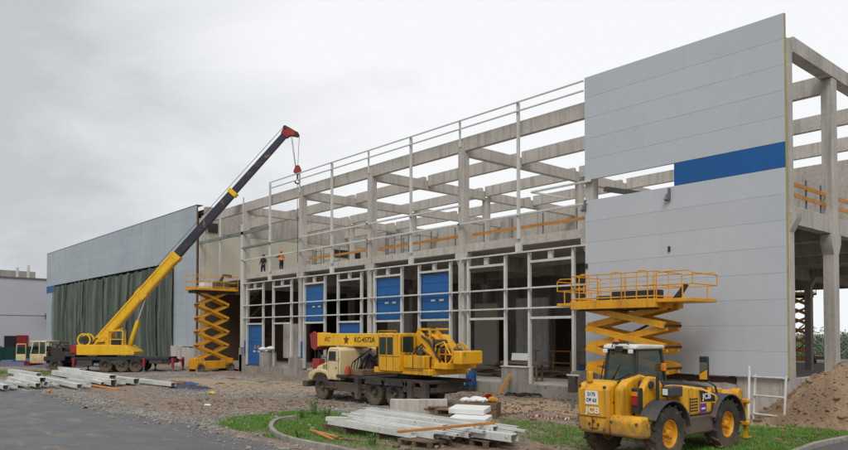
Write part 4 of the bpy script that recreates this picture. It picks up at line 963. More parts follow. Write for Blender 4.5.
mb = MB(); mb.box(-.6, -.3, -.5, .5, 1.3, 2.1); mb.bar((-.9, -.5, 1.4), (-.3, -.5, 2.6), .1); mb.bar((-.9, .5, 1.4), (-.3, .5, 2.6), .1); mb.tube([(-.6, -.9, 1.6), (-.4, -.9, 2.1), (-.2, -.6, 2.4), (.2, -.6, 2.2)], .1, 8); mb.build('boom_rest', 'chassis', TB)
MB().cyl((-1.45, -1.1, 1.42), (-1.45, -.4, 1.42), .16, None, 14).build('air_tank', 'grey_steel', TB)
# upper
MB().cyl((2.3, 0, 1.32), (2.3, 0, 1.55), .8, None, 22).build('slew_ring', 'chassis', TB)
MB().box(.85, 4.6, -1.2, 1.2, 1.52, 1.78).build('upper_deck', 'yellow', TB, bevel=.03)
MB().box(2.95, 4.3, -1.22, 1.1, 1.79, 2.35).build('machine_house', 'yellow', TB, bevel=.04)
MB().prism([(2.95, 2.36), (4.2, 2.36), (3.9, 2.85), (3.4, 3.27), (2.95, 3.27)], 'y', -.15, 1.1).build('machine_house', 'yellow', TB, bevel=.03)
oc = MB().box(1.42, 2.93, -1.42, -.42, 1.62, 3.32); oco = oc.build('operator_cab', 'yellow', TB, bevel=.05)
mb = MB()
for x in (1.5, 2.02, 2.5): mb.box(x - .01, x + .01, -1.428, -1.42, 1.7, 3.25)
mb.box(1.42, 2.93, -1.428, -1.42, 2.28, 2.3); mb.build('door_seam', 'darktext', oco)
for x0, x1 in ((1.54, 1.98), (2.08, 2.45)): MB().prism([(x0, 2.38), (x1, 2.38), (x1, 3.12), (x0 + .08, 3.12)], 'y', -1.432, -1.41).build('window', 'MTg' if False else 'glass', oco)
MB().box(2.92, 2.945, -1.2, -.62, 2.5, 3.15).build('window', 'glass', oco)
for (x0, x1, y0, y1) in ((1.53, 1.99, -1.424, -1.421), (2.07, 2.46, -1.424, -1.421)): MB().box(x0, x1, y0, y1, 2.36, 3.14).build('cab_shade_sheet', 'windowdark', oco)  # dark sheets behind the panes paint the unlit cab inside
MB().box(2.931, 2.934, -1.22, -.6, 2.48, 3.17).build('cab_shade_sheet', 'windowdark', oco)
MB().prism([(4.303, 1.85), (4.32, 1.85), (4.32, 2.3), (4.303, 2.3)], 'y', -.9, .6).build('house_louvre', 'darktext', TB)
bm_ = MB().box(-5.0, 3.3, -.34, .34, 2.66, 3.31); bmo = bm_.build('boom', 'yellow_new', TB, bevel=.03)
MB().box(-5.05, -4.9, -.38, .38, 2.62, 3.35).build('boom_collar', 'yellow_new', bmo, bevel=.01); MB().box(.2, .4, -.37, .37, 2.63, 3.34).build('boom_collar', 'yellow_new', bmo, bevel=.01)
text_mesh('boom_lettering', 'KC-4572A', .34, 'darktext', bmo, mfrom((1, 0, 0), (0, 0, 1), (-1.0, -.346, 2.99)), sx=1.12)
text_mesh('boom_lettering', 'KC', .3, 'red', bmo, mfrom((1, 0, 0), (0, 0, 1), (-4.2, -.346, 3.0)), sx=1.2, shear=.4)
em = MB().cyl((-2.5, -.343, 2.98), (-2.5, -.35, 2.98), .13, None, 12)
for k in range(5): em.prism([(-2.5 + .12 * math.cos(a) * r_, 2.98 + .12 * math.sin(a) * r_) for a, r_ in ((k * 1.257 + .9, 1), (k * 1.257 + 1.57, 2.2), (k * 1.257 + 2.2, 1))], 'y', -.3495, -.343)
em.build('boom_emblem', 'darktext', bmo)
hd = MB()
for y in (-.3, .3): hd.prism([(-7.45, 2.55), (-7.6, 3.25), (-7.2, 3.42), (-6.7, 3.2), (-6.7, 2.7), (-7.1, 2.4)], 'y', y - .04, y + .04)
hd.box(-7.2, -6.7, -.26, .26, 2.75, 3.2); hdo = hd.build('boom_head', 'red', TB, bevel=.01)
for x, z in ((-7.3, 3.1), (-7.25, 2.65)): MB().cyl((x, -.25, z), (x, .25, z), .2, None, 16).build('sheave', 'red', hdo)
mb = MB()
for x, y in ((-7.45, -.12), (-7.45, .12), (-7.1, -.1), (-7.1, .12)): mb.bar((x, y, 2.7), (-7.25 + (x + 7.25) * .6, y, 1.95), .03)
mb.build('wire_rope', 'rope', TB)
hk = MB().prism([(-7.55, 1.95), (-6.95, 1.95), (-6.9, 1.55), (-7.1, 1.2), (-7.4, 1.2), (-7.6, 1.55)], 'y', -.2, .2).build('hook_block', 'red', TB, bevel=.03)
MB().tube([(-7.25, 0, 1.2), (-7.25, 0, .95), (-7.1, 0, .8), (-7.2, 0, .62), (-7.4, 0, .7)], .06, 8).build('hook', 'red', hk)
for o_ in (hdo, hk): o_.location.x += 1.75
for o_ in list(TB.children):
    if o_.name.startswith('wire_rope'): o_.location.x += 1.75
    if o_.name.split('.')[0] in ('cab', 'hood', 'fender', 'grille', 'headlight', 'mirror_arm'): o_.location.x += .6
    if o_.name.split('.')[0] in ('bumper', 'bumper_bracket'): o_.location.x += .95
# winch gear behind the house
mb = MB()
for y in (-.75, .35): mb.prism([(3.3, 3.25), (3.45, 3.55), (4.5, 2.5), (4.8, 1.9), (4.4, 1.8)], 'y', y - .04, y + .04)
mb.bar((3.4, -.75, 3.5), (4.2, -.75, 3.5), .08); mb.bar((4.15, -.75, 3.5), (4.3, -.75, 2.7), .08); mb.bar((3.4, .35, 3.5), (4.2, .35, 3.5), .08); mb.bar((3.45, -.75, 3.48), (3.45, .35, 3.48), .08)
mb.build('a_frame', 'yellow', TB)
mb = MB().cyl((4.0, -.72, 2.85), (4.0, .32, 2.85), .2, None, 14); mb.cyl((4.3, -.72, 2.5), (4.3, .32, 2.5), .16, None, 12); mb.tube([(3.7, -.8, 3.2), (4.3, -.85, 2.9), (4.7, -.8, 2.3)], .05, 6); mb.tube([(3.7, -.6, 3.3), (4.4, -.75, 3.1), (4.9, -.7, 2.6)], .04, 6); mb.build('hydraulic_gear', 'chassis', TB)
for o_ in (-.55, .35):
    dm = MB(); dm.lathe([(.48, -.03), (.48, .03), (.38, .03), (.38, -.03)], (4.95, o_, 2.42), 'y', 26); dm.bar((4.55, o_, 2.42), (5.35, o_, 2.42), .05); dm.bar((4.95, o_, 2.0), (4.95, o_, 2.8), .05); dm.build('winch_frame', 'yellow', TB)
MB().cyl((4.95, -.5, 2.42), (4.95, .3, 2.42), .26, None, 18).build('winch_drum', 'darktext', TB)
mb = MB(); mb.tube([(4.5, -.8, 2.1), (4.6, -.8, 2.8), (5.1, -.8, 2.95), (5.5, -.8, 2.4)], .035, 6); mb.build('guard_hoop', 'yellow', TB)
MB().box(4.4, 5.35, -.9, .9, 1.8, 2.05).build('tail_frame', 'yellow', TB, bevel=.02)
MB().box(5.5, 6.0, -.70, .62, 2.0, 2.58).build('counterweight', 'yellow', TB, bevel=.06)
for x in (-.2, 3.6, 4.5):
    o = MB().box(x - .14, x + .14, -1.45, -1.2, .35, 1.2).build('outrigger', 'chassis', TB, bevel=.02); MB().cyl((x, -1.33, .25), (x, -1.33, .4), .16, None, 10).build('pad', 'chassis', o)
mb = MB(); mb.box(3.0, 3.4, -1.3, -.9, .75, 1.0); mb.box(3.39, 4.3, -1.28, -.9, .55, 1.0); mb.build('tool_box', 'chassis', TB, bevel=.03)
for x in (3.35, 4.15): MB().box(x, x + .4, -1.31, -1.28, 1.08, 1.2).build('rear_lamp', 'red_lamp', TB)

# ------------------------------------------------------------------ telehandler
S_ = 1.12
TH = thing('telehandler', 'dirty yellow telehandler with tinted cab, number plate and dark fenders, seen from behind', 'telehandler', (-10.70, 16.82, 0), R(-1), scale=S_); TH.scale = (S_ * .85, S_, S_)
# local: y forward, x right, rear axle at y=0
for (x, y) in ((.97, 0), (-.97, 0), (.97, 2.72), (-.97, 2.72)):
    s = 1 if x > 0 else -1; wheel(TH, (x, y, .645), .645, .42, s, 'lift_orange', 'x', .5, 15, 36)
MB().box(-.5, .5, -.5, 3.3, .5, 1.0).build('chassis', 'chassis', TH, bevel=.04)
mb = MB().cyl((-.8, 0, .62), (.8, 0, .62), .13, None, 10); mb.cyl((-.8, 2.72, .62), (.8, 2.72, .62), .13, None, 10); mb.build('axle', 'chassis', TH)
cw = MB().prism([(-1.02, .62), (-.55, .55), (-.3, .62), (-.3, 1.75), (-.55, 1.84), (-.92, 1.78), (-1.04, 1.62)], 'x', -1.0, .02)
cw.build('counterweight', 'yellow', TH, bevel=.07)
cw2 = MB().prism([(-1.0, .60), (-.3, .55), (-.05, .70), (-.05, 1.02), (-.95, 1.08), (-1.03, .98)], 'x', .03, 1.02); cw2.build('counterweight', 'yellow', TH, bevel=.07)
bc = MB().prism([(-.85, 1.0), (-.3, 1.0), (-.2, 1.3), (.3, 1.55), (.3, 1.9), (-.1, 1.98), (-.6, 1.86), (-.86, 1.65)], 'x', .06, .34); bc.build('boom_tower', 'yellow', TH, bevel=.05)
bc = MB().prism([(-.55, .9), (.6, .9), (.6, 1.5), (.2, 1.92), (-.15, 1.95), (-.5, 1.6)], 'x', .46, .66); bc.build('boom_tower', 'yellow', TH, bevel=.05)
bc = MB().prism([(-.6, .7), (.9, .7), (.9, 1.3), (.1, 1.35), (-.5, 1.25)], 'x', .67, .78); bc.build('side_plate', 'yellow', TH, bevel=.03)
mb = MB().cyl((.02, -.15, 1.75), (.72, -.15, 1.75), .09, None, 14); mb.cyl((-.02, -.45, 1.5), (.4, -.45, 1.5), .06, None, 10); mb.build('pivot_pin', 'chassis', TH)
MB().box(-.78, -.62, -.95, -.83, 1.78, 2.05).build('rear_lug', 'yellow', TH, bevel=.03)
l = MB().box(.5, .72, -.72, -.52, 1.12, 1.7).build('lamp_guard', 'black', TH, bevel=.02); MB().box(.52, .70, -.745, -.72, 1.32, 1.5).build('tail_lamp', 'red_lamp', l); MB().box(.52, .70, -.745, -.72, 1.52, 1.62).build('tail_lamp', 'orange_lamp', l)
MB().box(.9, 1.2, -.02, .5, 1.48, 1.72).build('exhaust_box', 'fender', TH, bevel=.03); MB().box(.95, 1.1, -.035, -.015, 1.53, 1.67).build('lamp', 'white', TH)
MB().tube([(.85, -.1, 1.3), (.85, -.1, 1.95), (.83, -.05, 2.0)], .045, 8).build('exhaust_pipe', 'black', TH)
pl = MB().box(-.72, -.30, -1.052, -1.035, 1.28, 1.60).build('number_plate', 'whitepaint', TH)
for k, (s, zz, sz) in enumerate((('2175', 1.52, .115), ('OP 63', 1.38, .115))): text_mesh('plate_characters', s, sz, 'blackdecal', pl, mfrom((1, 0, 0), (0, 0, 1), (-.51, -1.055, zz)), .003, 1.15)
text_mesh('maker_lettering', 'JCB', .20, 'whitepaint', TH, mfrom((1, 0, 0), (0, 0, 1), (-.48, -1.046, 1.14)), .004, 1.5)
mb = MB()
for x, z in ((-.6, .82), (-.3, .82), (-.45, .9)): mb.box(x - .03, x + .03, -1.05, -1.02, z - .03, z + .03)
mb.box(-.58, -.32, -1.045, -1.02, .72, .74); mb.build('tow_bracket', 'darktext', TH)
# engine pod on the right
ep = MB().prism([(.75, .98), (2.5, .98), (2.48, 1.2), (2.25, 1.42), (1.6, 1.62), (.7, 1.72), (.35, 1.72), (.6, 1.3)], 'x', .66, 1.1); epo = ep.build('engine_cover', 'yellow', TH, bevel=.06)
MB().box(.55, 1.08, .7, 2.35, .5, .97).build('engine_pan', 'fender', TH, bevel=.06)
MB().prism([(1.45, 1.29), (2.15, 1.26), (2.13, 1.40), (1.55, 1.56), (1.4, 1.56)], 'x', 1.1, 1.108).build('name_panel', 'blackdecal', epo)
text_mesh('maker_lettering', 'JCB', .19, 'whitepaint', epo, mfrom((0, 1, 0), (0, 0, 1), (1.112, 1.73, 1.405)), .003, 1.35)
MB().prism([(1.42, 1.02), (1.72, 1.02), (1.72, 1.24), (1.42, 1.24)], 'x', 1.1, 1.107).build('emblem', 'purple', epo); MB().box(1.107, 1.111, 1.48, 1.66, 1.1, 1.14).build('emblem_mark', 'whitepaint', epo)
MB().prism([(1.92, 1.02), (2.0, 1.02), (2.12, 1.22), (1.98, 1.24)], 'x', 1.1, 1.107).build('emblem', 'darktext', epo)
# fenders: arcs over the wheels
def fender(x0, x1, yc, a0, a1, r=.80, nm='fender'):
    mb = MB(); n = 12; outer = [(yc + (r + .05) * math.cos(R(a0 + (a1 - a0) * i / n)), .60 + (r + .02) * math.sin(R(a0 + (a1 - a0) * i / n))) for i in range(n + 1)]
    inner = [(yc + r * math.cos(R(a0 + (a1 - a0) * i / n)), .58 + r * math.sin(R(a0 + (a1 - a0) * i / n))) for i in range(n + 1)]
    mb.prism(outer + inner[::-1], 'x', x0, x1); mb.prism([(outer[0][0], outer[0][1])] + outer + [(yc, .58 + r * .62)], 'x', x0, x0 + .03) if False else None
    return mb.build(nm, 'fender', TH, bevel=.015)
fender(.72, 1.24, 0, 12, 150); fender(-1.24, -.72, 0, 12, 165); fender(.72, 1.24, 2.72, 5, 160); fender(-1.24, -.72, 2.72, 5, 160)
# boom: lies low between cab and engine, reaching the front
bo = MB().taper((.2, -.05, 1.72), (.2, 3.5, 1.28), .36, .36, .34, .34).build('boom', 'black', TH, bevel=.03)
MB().taper((.2, 3.0, 1.35), (.2, 4.3, 1.15), .26, .26, .26, .26).build('boom_section', 'yellow', TH, bevel=.02)
mb = MB(); mb.tube([(.45, .3, 1.78), (.46, 1.6, 1.68), (.46, 3.0, 1.5)], .05, 8); mb.tube([(.52, .4, 1.72), (.53, 1.6, 1.64), (.5, 3.0, 1.46)], .035, 8); mb.build('hydraulic_hose', 'black', TH)
mb = MB(); mb.prism([(2.6, 1.42), (3.2, 1.36), (3.3, 1.5), (2.7, 1.56)], 'x', .42, .66); mb.prism([(3.1, 1.22), (3.7, 1.15), (3.75, 1.28), (3.2, 1.36)], 'x', .42, .6); mb.build('boom_bracket', 'yellow', TH, bevel=.03)
# front carriage
cr_ = MB().prism([(4.1, .55), (4.6, .5), (4.6, 1.25), (4.4, 1.42), (4.05, 1.3)], 'x', -.3, .62); cr_.cyl((.5, 4.35, 1.3), (.78, 4.35, 1.3), .17, None, 12); cr_.cyl((.5, 4.4, 1.0), (.78, 4.4, 1.0), .14, None, 12); cr_.box(-.75, .95, 4.5, 4.61, .45, .6); cr_.box(-.75, .95, 4.5, 4.61, 1.05, 1.18); cr_.build('carriage', 'lift_orange', TH, bevel=.04).location.y = -.3
for x in (-.4, .75):
    mb = MB(); mb.prism([(4.62, .15), (4.68, .16), (4.69, 1.15), (4.62, 1.15)], 'x', x - .06, x + .06); mb.prism([(4.62, .1), (4.95, .1), (4.95, .12), (4.68, .158), (4.62, .158)], 'x', x - .059, x + .059); mb.build('fork', 'yellow_new', TH, bevel=.008).location.y = -.3
# cab
x0, x1, yb, yf = -1.12, -.02, .12, 1.62
fr = MB()
zb, zt_ = 1.45, 2.56
def post(a, b, w_=.085): fr.bar(a, b, w_)
yb2, yf2, xi = yb + .16, yf - .28, .07
for x, xx in ((x0, x0 + xi), (x1, x1 - xi)):
    post((x, yb, 1.0), (xx, yb2, zt_)); post((x, yf, 1.0), (xx, yf2, zt_)); post((x, yb, zb), (x, yf, zb - .1)); post((xx, yb2, zt_), (xx, yf2, zt_))
post((x0, yb, zb), (x1, yb, zb)); post((x0 + xi, yb2, zt_), (x1 - xi, yb2, zt_)); post((x0 + xi, yf2, zt_), (x1 - xi, yf2, zt_)); post((x0, yf, zb - .1), (x1, yf, zb - .1))
fr.prism([(x0, .9), (x1, .9), (x1, zb - .05), (x0, zb - .05)], 'y', yb, yb + .04); fr.prism([(yb, .9), (yf, .9), (yf, zb - .12), (yb, zb - .05)], 'x', x1 - .04, x1); fr.prism([(yb, .9), (yf, .9), (yf, zb - .12), (yb, zb - .05)], 'x', x0, x0 + .04)
cabf = fr.build('cab_frame', 'black', TH, bevel=.015)
def pane(pts): mb = MB(); c = sum((Vector(p) for p in pts), Vector()) / 4; n_ = (Vector(pts[1]) - Vector(pts[0])).cross(Vector(pts[2]) - Vector(pts[0])).normalized() * .006; mb.add([Vector(p) + n_ for p in pts] + [Vector(p) - n_ for p in pts], [(0, 1, 2, 3), (7, 6, 5, 4), (0, 4, 5, 1), (1, 5, 6, 2), (2, 6, 7, 3), (3, 7, 4, 0)]); mb.build('window', 'glass', cabf)
pane([(x0, yb, zb), (x1, yb, zb), (x1 - xi, yb2, zt_), (x0 + xi, yb2, zt_)]); pane([(x1, yb, zb), (x1, yf, zb - .1), (x1 - xi, yf2, zt_), (x1 - xi, yb2, zt_)])
pane([(x0, yb, zb), (x0, yf, zb - .1), (x0 + xi, yf2, zt_), (x0 + xi, yb2, zt_)]); pane([(x0, yf, zb - .1), (x1, yf, zb - .1), (x1 - xi, yf2, zt_), (x0 + xi, yf2, zt_)])
rf = MB().prism([(yb + .02, zt_ + .0), (yf2 + .12, zt_ + .0), (yf2 + .05, zt_ + .1), (yb + .2, zt_ + .13), (yb + .05, zt_ + .1)], 'x', x0 - .02, x1 + .02); rf.build('roof', 'roofwhite', cabf, bevel=.04)
MB().box(x0 + .45, x1 - .4, yb - .03, yb + .02, zt_ - .08, zt_ + .08).build('roof_lamp_box', 'black', cabf, bevel=.02)
mb = MB(); mb.tube([(x0 + .35, yb - .03, zt_ + .05), (x0 + .4, yb - .02, zt_ + .17), (x1 - .3, yb - .02, zt_ + .17), (x1 - .2, yb, zt_ + .12)], .018, 6); mb.build('roof_bar', 'black', cabf)
be = MB().cyl((x0 + .38, yb + .12, zt_ + .13), (x0 + .38, yb + .12, zt_ + .17), .07, None, 14); beo = be.build('beacon', 'black', TH); MB().cyl((x0 + .38, yb + .12, zt_ + .17), (x0 + .38, yb + .12, zt_ + .28), .075, .055, 14).build('beacon_lens', 'orange_lamp', beo)
MB().bar((x0 + .15, yb - .02, zb + .1), (x0 + .55, yb + .1, zb + .75), .02).build('wiper', 'black', cabf)
st = MB().box(-.85, -.35, .5, 1.0, 1.15, 1.35); st.box(-.85, -.35, .42, .56, 1.35, 2.05); st.build('seat', 'black', TH, bevel=.06); MB().tube([(-.6 + .17 * math.cos(a), 1.22 + .06 * math.sin(a), 1.62 + .16 * math.sin(a)) for a in [2 * math.pi * i / 14 for i in range(14)]], .018, 6, True).build('steering_wheel', 'black', TH)
MB().box(x1 + .0, x1 + .12, yf2 - .1, yf2 + .02, 2.0, 2.2).build('side_lamp', 'orange_lamp', TH, bevel=.02)
# mirrors
mb = MB().tube([(.80, 2.75, 1.40), (.78, 2.68, 1.6), (.62, 2.62, 1.7), (.5, 2.6, 1.75)], .03, 8); mb.build('mirror_arm', 'black', TH)
mo = MB().box(.34, .64, 2.56, 2.64, 1.72, 2.36).build('mirror', 'black', TH, bevel=.035); MB().prism([(.37, 1.76), (.61, 1.76), (.61, 2.02), (.37, 1.9)], 'y', 2.545, 2.559).build('mirror_reflection', 'lift_orange', mo); MB().prism([(.37, 1.92), (.61, 2.04), (.61, 2.2), (.37, 2.2)], 'y', 2.545, 2.559).build('mirror_reflection', 'grey_steel', mo)  # orange and grey facets paint a reflection onto the mirror face
MB().box(-1.62, -1.42, .9, 1.0, 1.35, 1.85).build('mirror', 'black', TH, bevel=.03); MB().tube([(-1.12, 1.3, 1.6), (-1.5, .95, 1.7)], .02, 6).build('mirror_arm', 'black', TH)

# ---- fittings that make the machines read as worn working machines
mb = MB()
for k in range(5): mb.tube([(-1.3 + .08 * k, -1.0 + .12 * k, 1.35), (-1.2 + .1 * k, -.9 + .1 * k, 1.9 + .1 * k), (-.7 + .12 * k, -.7, 2.3 + .05 * k), (.1, -.5 + .1 * k, 2.0)], .03, 6)
mb.build('hydraulic_hose', 'black', TB)
mb = MB(); mb.cyl((-1.5, .9, 1.2), (-1.5, .9, 2.75), .09, None, 10); mb.cyl((-1.5, .9, 1.5), (-1.5, .9, 2.2), .15, None, 12); mb.build('exhaust_pipe', 'chassis', TB)
for x, wd_ in ((-2.9, .5), (-.1, .55)): MB().box(x, x + wd_, -1.22, -.8, .48, .92).build('battery_box', 'chassis', TB, bevel=.04)
mb = MB()
for x in (-.3, 1.7, 3.1): MB().tube([(x, -1.26, 1.28), (x + .1, -1.34, 1.05), (x + .3, -1.3, .75), (x + .6, -1.2, .72)], .03, 6).build('brake_hose', 'black', TB)
for x in (.95, 2.42): MB().prism([(x - .62, 1.0), (x - .5, 1.24), (x + .5, 1.24), (x + .62, 1.0), (x + .6, .98), (x - .6, .98)], 'y', -1.36, -1.27).build('mudguard', 'chassis', TB, bevel=.01)
mb = MB()
for q in range(5): mb.box(-3.25 + .16 * q, -3.17 + .16 * q, -.55, .55, 2.615, 2.63)
mb.box(-3.3, -2.5, -.6, .6, 2.60, 2.616); mb.build('roof_hatch', 'cream', cabo)
MB().box(-4.0, -3.2, -.735, -.715, 1.42, 1.72).build('hood_vent', 'chassis', TB)
mb = MB()
for q in range(4): mb.box(-3.95, -3.25, -.745, -.736, 1.45 + .07 * q, 1.48 + .07 * q)
mb.box(-3.96, -3.24, -.7455, -.735, 1.43, 1.44); mb.build('hood_louvre', 'cream', TB)
MB().box(-2.92, -1.9, -1.33, -1.15, .62, .68).build('cab_step', 'chassis', TB); MB().tube([(-2.7, -1.3, .66), (-2.7, -1.3, 1.0)], .02, 6).build('step_bracket', 'chassis', TB)
mb = MB()
for z in (1.95, 2.6): mb.bar((2.98, -1.235, z - .2), (4.25, -1.235, z - .2), .02)
mb.bar((3.6, -1.235, 1.82), (3.6, -1.235, 2.34), .02); mb.build('house_seam', 'darktext', TB)
mb = MB(); mb.tube([(2.9, -1.3, 2.5), (3.0, -1.38, 2.6), (3.0, -1.38, 3.1), (2.9, -1.3, 3.2)], .018, 6); mb.build('grab_rail', 'black', oco)
mb = MB(); mb.tube([(1.3, -1.3, 3.32), (1.3, -1.3, 3.42), (2.6, -1.3, 3.42), (2.6, -1.3, 3.32)], .02, 6); mb.build('roof_rail', 'yellow', oco)
MB().box(1.2, 2.5, -1.1, -.7, 1.9, 2.6).build('cab_seat', 'black', oco) if False else None
mb = MB()
for (x, y, z, r_) in ((3.55, -.9, 2.5, .13), (3.75, -.3, 2.9, .15), (4.35, -.5, 2.2, .2), (4.6, .1, 2.3, .16)): mb.cyl((x, y, z), (x + .3, y + .05, z - .1), r_, None, 10)
for k in range(6): mb.tube([(3.1 + .15 * k, -1.0 + .1 * k, 2.4), (3.6 + .12 * k, -.95 + .12 * k, 2.75 + .1 * (k % 3)), (4.3, -.8 + .15 * k, 2.3), (4.7, -.6 + .1 * k, 2.0)], .035, 6)
mb.build('pump_gear', 'chassis', TB)
# telehandler fittings
mb = MB()
for k in range(4): mb.tube([(.36 + .03 * k, -.5, 1.0 + .05 * k), (.40 + .02 * k, -.25, 1.25 + .1 * k), (.42, .2, 1.5 + .05 * k), (.44, .7, 1.72)], .022, 6)
mb.tube([(-.1, -.6, 1.85), (.1, -.3, 2.0), (.25, .1, 1.95)], .03, 6); mb.tube([(.05, -.7, 1.8), (.2, -.3, 1.98), (.3, .2, 1.93)], .025, 6); mb.build('hydraulic_hose', 'black', TH)
mb = MB()
for x, z in ((-.92, 1.7), (-.1, 1.7), (-.92, .72), (-.1, .72), (.12, .92), (.9, .92)): mb.cyl((x, -1.06, z), (x, -1.0, z), .03, None, 8)
mb.box(-.98, -.03, -1.049, -1.03, 1.0, 1.012); mb.box(-.5, -.488, -1.049, -1.03, .66, .99); mb.build('cover_bolts', 'chassis', TH)
MB().box(1.101, 1.106, .9, .912, 1.0, 1.62).build('cover_seam', 'chassis', epo); MB().box(1.101, 1.106, 1.38, 1.392, .99, 1.6).build('cover_seam', 'chassis', epo)
mb = MB()
for q in range(5): mb.box(1.10, 1.112, .95, 1.3, 1.08 + .07 * q, 1.11 + .07 * q)
mb.box(1.099, 1.1115, .94, .96, 1.05, 1.42); mb.build('cooling_grille', 'black', epo)
mb = MB(); mb.tube([(x0 + .02, yb - .02, zb), (x0 - .05, yb - .05, zb + .3), (x0 + .02, yb + .05, zb + .8)], .018, 6); mb.build('grab_rail', 'black', cabf)
MB().box(-1.24, -1.1, .5, 1.3, .5, .62).build('step', 'fender', TH, bevel=.01); MB().prism([(.7, .6), (2.1, .6), (2.1, 1.0), (.7, 1.05)], 'x', -1.1, -.55).build('fuel_tank', 'fender', TH, bevel=.05)
MB().box(-.9, -.3, yb2 - .2, yb2 - .17, zt_ - .12, zt_ - .02).build('sun_strip', 'black', cabf) if False else None
for x in (x0 + .12, x1 - .12): MB().box(x - .07, x + .07, yb - .06, yb + .0, zt_ - .1, zt_ + .0).build('work_lamp', 'white', cabf, bevel=.015)
# ------------------------------------------------------------------ steel sections and site clutter
def section(x0, x1, y, z, label, rz=0.0, wd=.24, ht=.15, group='pale steel sections stacked near the kerb', flip=False, roll=0, m='galv'):
    """an open channel section lying along x"""
    L_ = x1 - x0; t = .014; s = -1 if flip else 1; mb = MB()
    lip = .05
    mb.box(-L_ / 2, L_ / 2, -wd / 2, wd / 2, ht - t, ht) if not flip else mb.box(-L_ / 2, L_ / 2, -wd / 2, wd / 2, 0, t)
    z0, z1 = (0, ht - t - .001) if not flip else (t + .001, ht)
    for q in (-1, 1):
        mb.box(-L_ / 2, L_ / 2, q * (wd / 2 - t / 2) - t / 2, q * (wd / 2 - t / 2) + t / 2, z0, z1)
        a = q * (wd / 2 - t - .001); b = a - q * lip; zz = z0 if not flip else z1 - t
        mb.box(-L_ / 2, L_ / 2, min(a, b), max(a, b), zz, zz + t)
    o = mb.build('steel_section', m, None, bevel=0, smooth=0, loc=((x0 + x1) / 2, y, z)); o.rotation_euler = (roll, 0, rz)
    return tag(o, label, 'steel section', group)
near = [
 (-20.25, -15.95, 13.5, .24, .01, 'foremost short pale steel section, lying on dark bearers nearest the kerb'),
 (-19.8, -15.35, 13.84, .24, .02, 'short pale steel section second from the kerb with its open end over the pallet'),
 (-19.95, -15.0, 14.2, .25, -.01, 'short pale steel section third from the kerb, beside the orange timber'),
 (-20.6, -14.7, 14.62, .27, .015, 'pale steel section fourth from the kerb at the bottom of the near stack'),
 (-21.2, -14.0, 15.02, .27, .0, 'long pale steel section under the white sheets, fourth from the back of the stack'),
 (-21.6, -13.75, 15.42, .27, .012, 'long pale steel section that reaches farthest right in the near stack'),
 (-21.9, -14.0, 15.82, .27, -.008, 'long pale steel section at the back of the near stack, second from the concrete block'),
 (-21.7, -14.5, 16.22, .27, .0, 'rearmost long pale steel section, nearest the concrete block'),
 (-20.6, -14.3, 15.22, .44, .02, 'upper long steel section on top of the near stack, beneath the orange timber'),
 (-21.1, -15.0, 15.66, .44, -.015, 'upper steel section at the back of the top layer, near the white sheets'),
 (-19.4, -15.6, 14.42, .43, .03, 'short upper steel section on the front of the top layer'),
]
for x0, x1, y, z, rz, lb in near: section(x0, x1, y, z, lb, rz, flip=(int(y * 100) % 3 == 0))
section(-22.1, -21.2, 14.75, .10, 'stub of steel section lying crosswise in the grass left of the near stack', .6)
section(-14.9, -13.35, 15.0, .27, 'short box like steel end piece at the right tip of the near stack', .06, .34, .2)
# the far stacks on the left by the road
gl = 'pale steel sections stacked left of the road'
def lstack(x0, x1, ys_, z0, lbs, wd=.3, ht=.24):
    for k, (y, lb) in enumerate(zip(ys_, lbs)): section(x0 + (k * .37) % .8, x1 - (k * .53) % .9, y, z0, lb, .015 * ((k % 3) - 1), wd, ht, gl, flip=(k % 2 == 1))
lstack(-53.5, -46.0, (8.7, 9.2), .14, ('steel section cut by the left edge of the photo, nearest the road', 'steel section cut by the left edge of the photo, behind the one nearest the road'))
lstack(-55.0, -46.6, (10.5, 11.0), .14, ('pale steel section with an open dark end, second stack from the left edge, front', 'pale steel section behind the open ended one of the second stack from the left edge'))
section(-53.8, -47.4, 10.8, .39, 'pale steel section on top of the second stack from the left edge', .02, .34, .26, gl)
lstack(-54.5, -44.4, (12.2, 12.75), .12, ('front steel section of the third stack from the left, with rusty brown end', 'rear steel section of the third stack from the left edge'))
lstack(-60.0, -45.2, (14.4, 15.0, 15.6), .14, ('front long section of the large flat stack before the truck crane', 'middle long section of the large flat stack before the truck crane', 'rear long section of the large flat stack before the truck crane'), .36, .34)
section(-58.5, -46.5, 14.7, .50, 'long section on top of the large flat stack before the truck crane', -.01, .42, .2, gl)
section(-50.5, -42.2, 16.6, .12, 'steel section trailing right of the large stack toward the blue tarpaulin', .05, .3, .22, gl)
section(-49, -43.0, 17.2, .10, 'thin steel section on the earth behind the one trailing toward the blue tarpaulin', -.03, .26, .16, gl)
section(-69.5, -61.5, 16.6, .16, 'single pale section on the earth before the front wheel of the truck crane', .08, .3, .3, gl)
section(-63.5, -56, 12.4, .2, 'weathered section on the grass behind the second stack from the left', .05, .34, .3, gl)
rs = random.Random(77)
for k in range(12):
    x = rs.uniform(-57, -46); y = rs.choice((9.9, 11.6, 13.3, 13.7, 16.1, 14.0, 10.0)) + rs.uniform(-.25, .25); l = rs.uniform(2.5, 5)
    section(x - l / 2, x + l / 2, y, rs.uniform(.08, .2), 'thin pale steel section lying loose between the stacks left of the road', rs.uniform(-.12, .12), rs.uniform(.12, .22), rs.uniform(.08, .16), gl, flip=rs.random() < .5)
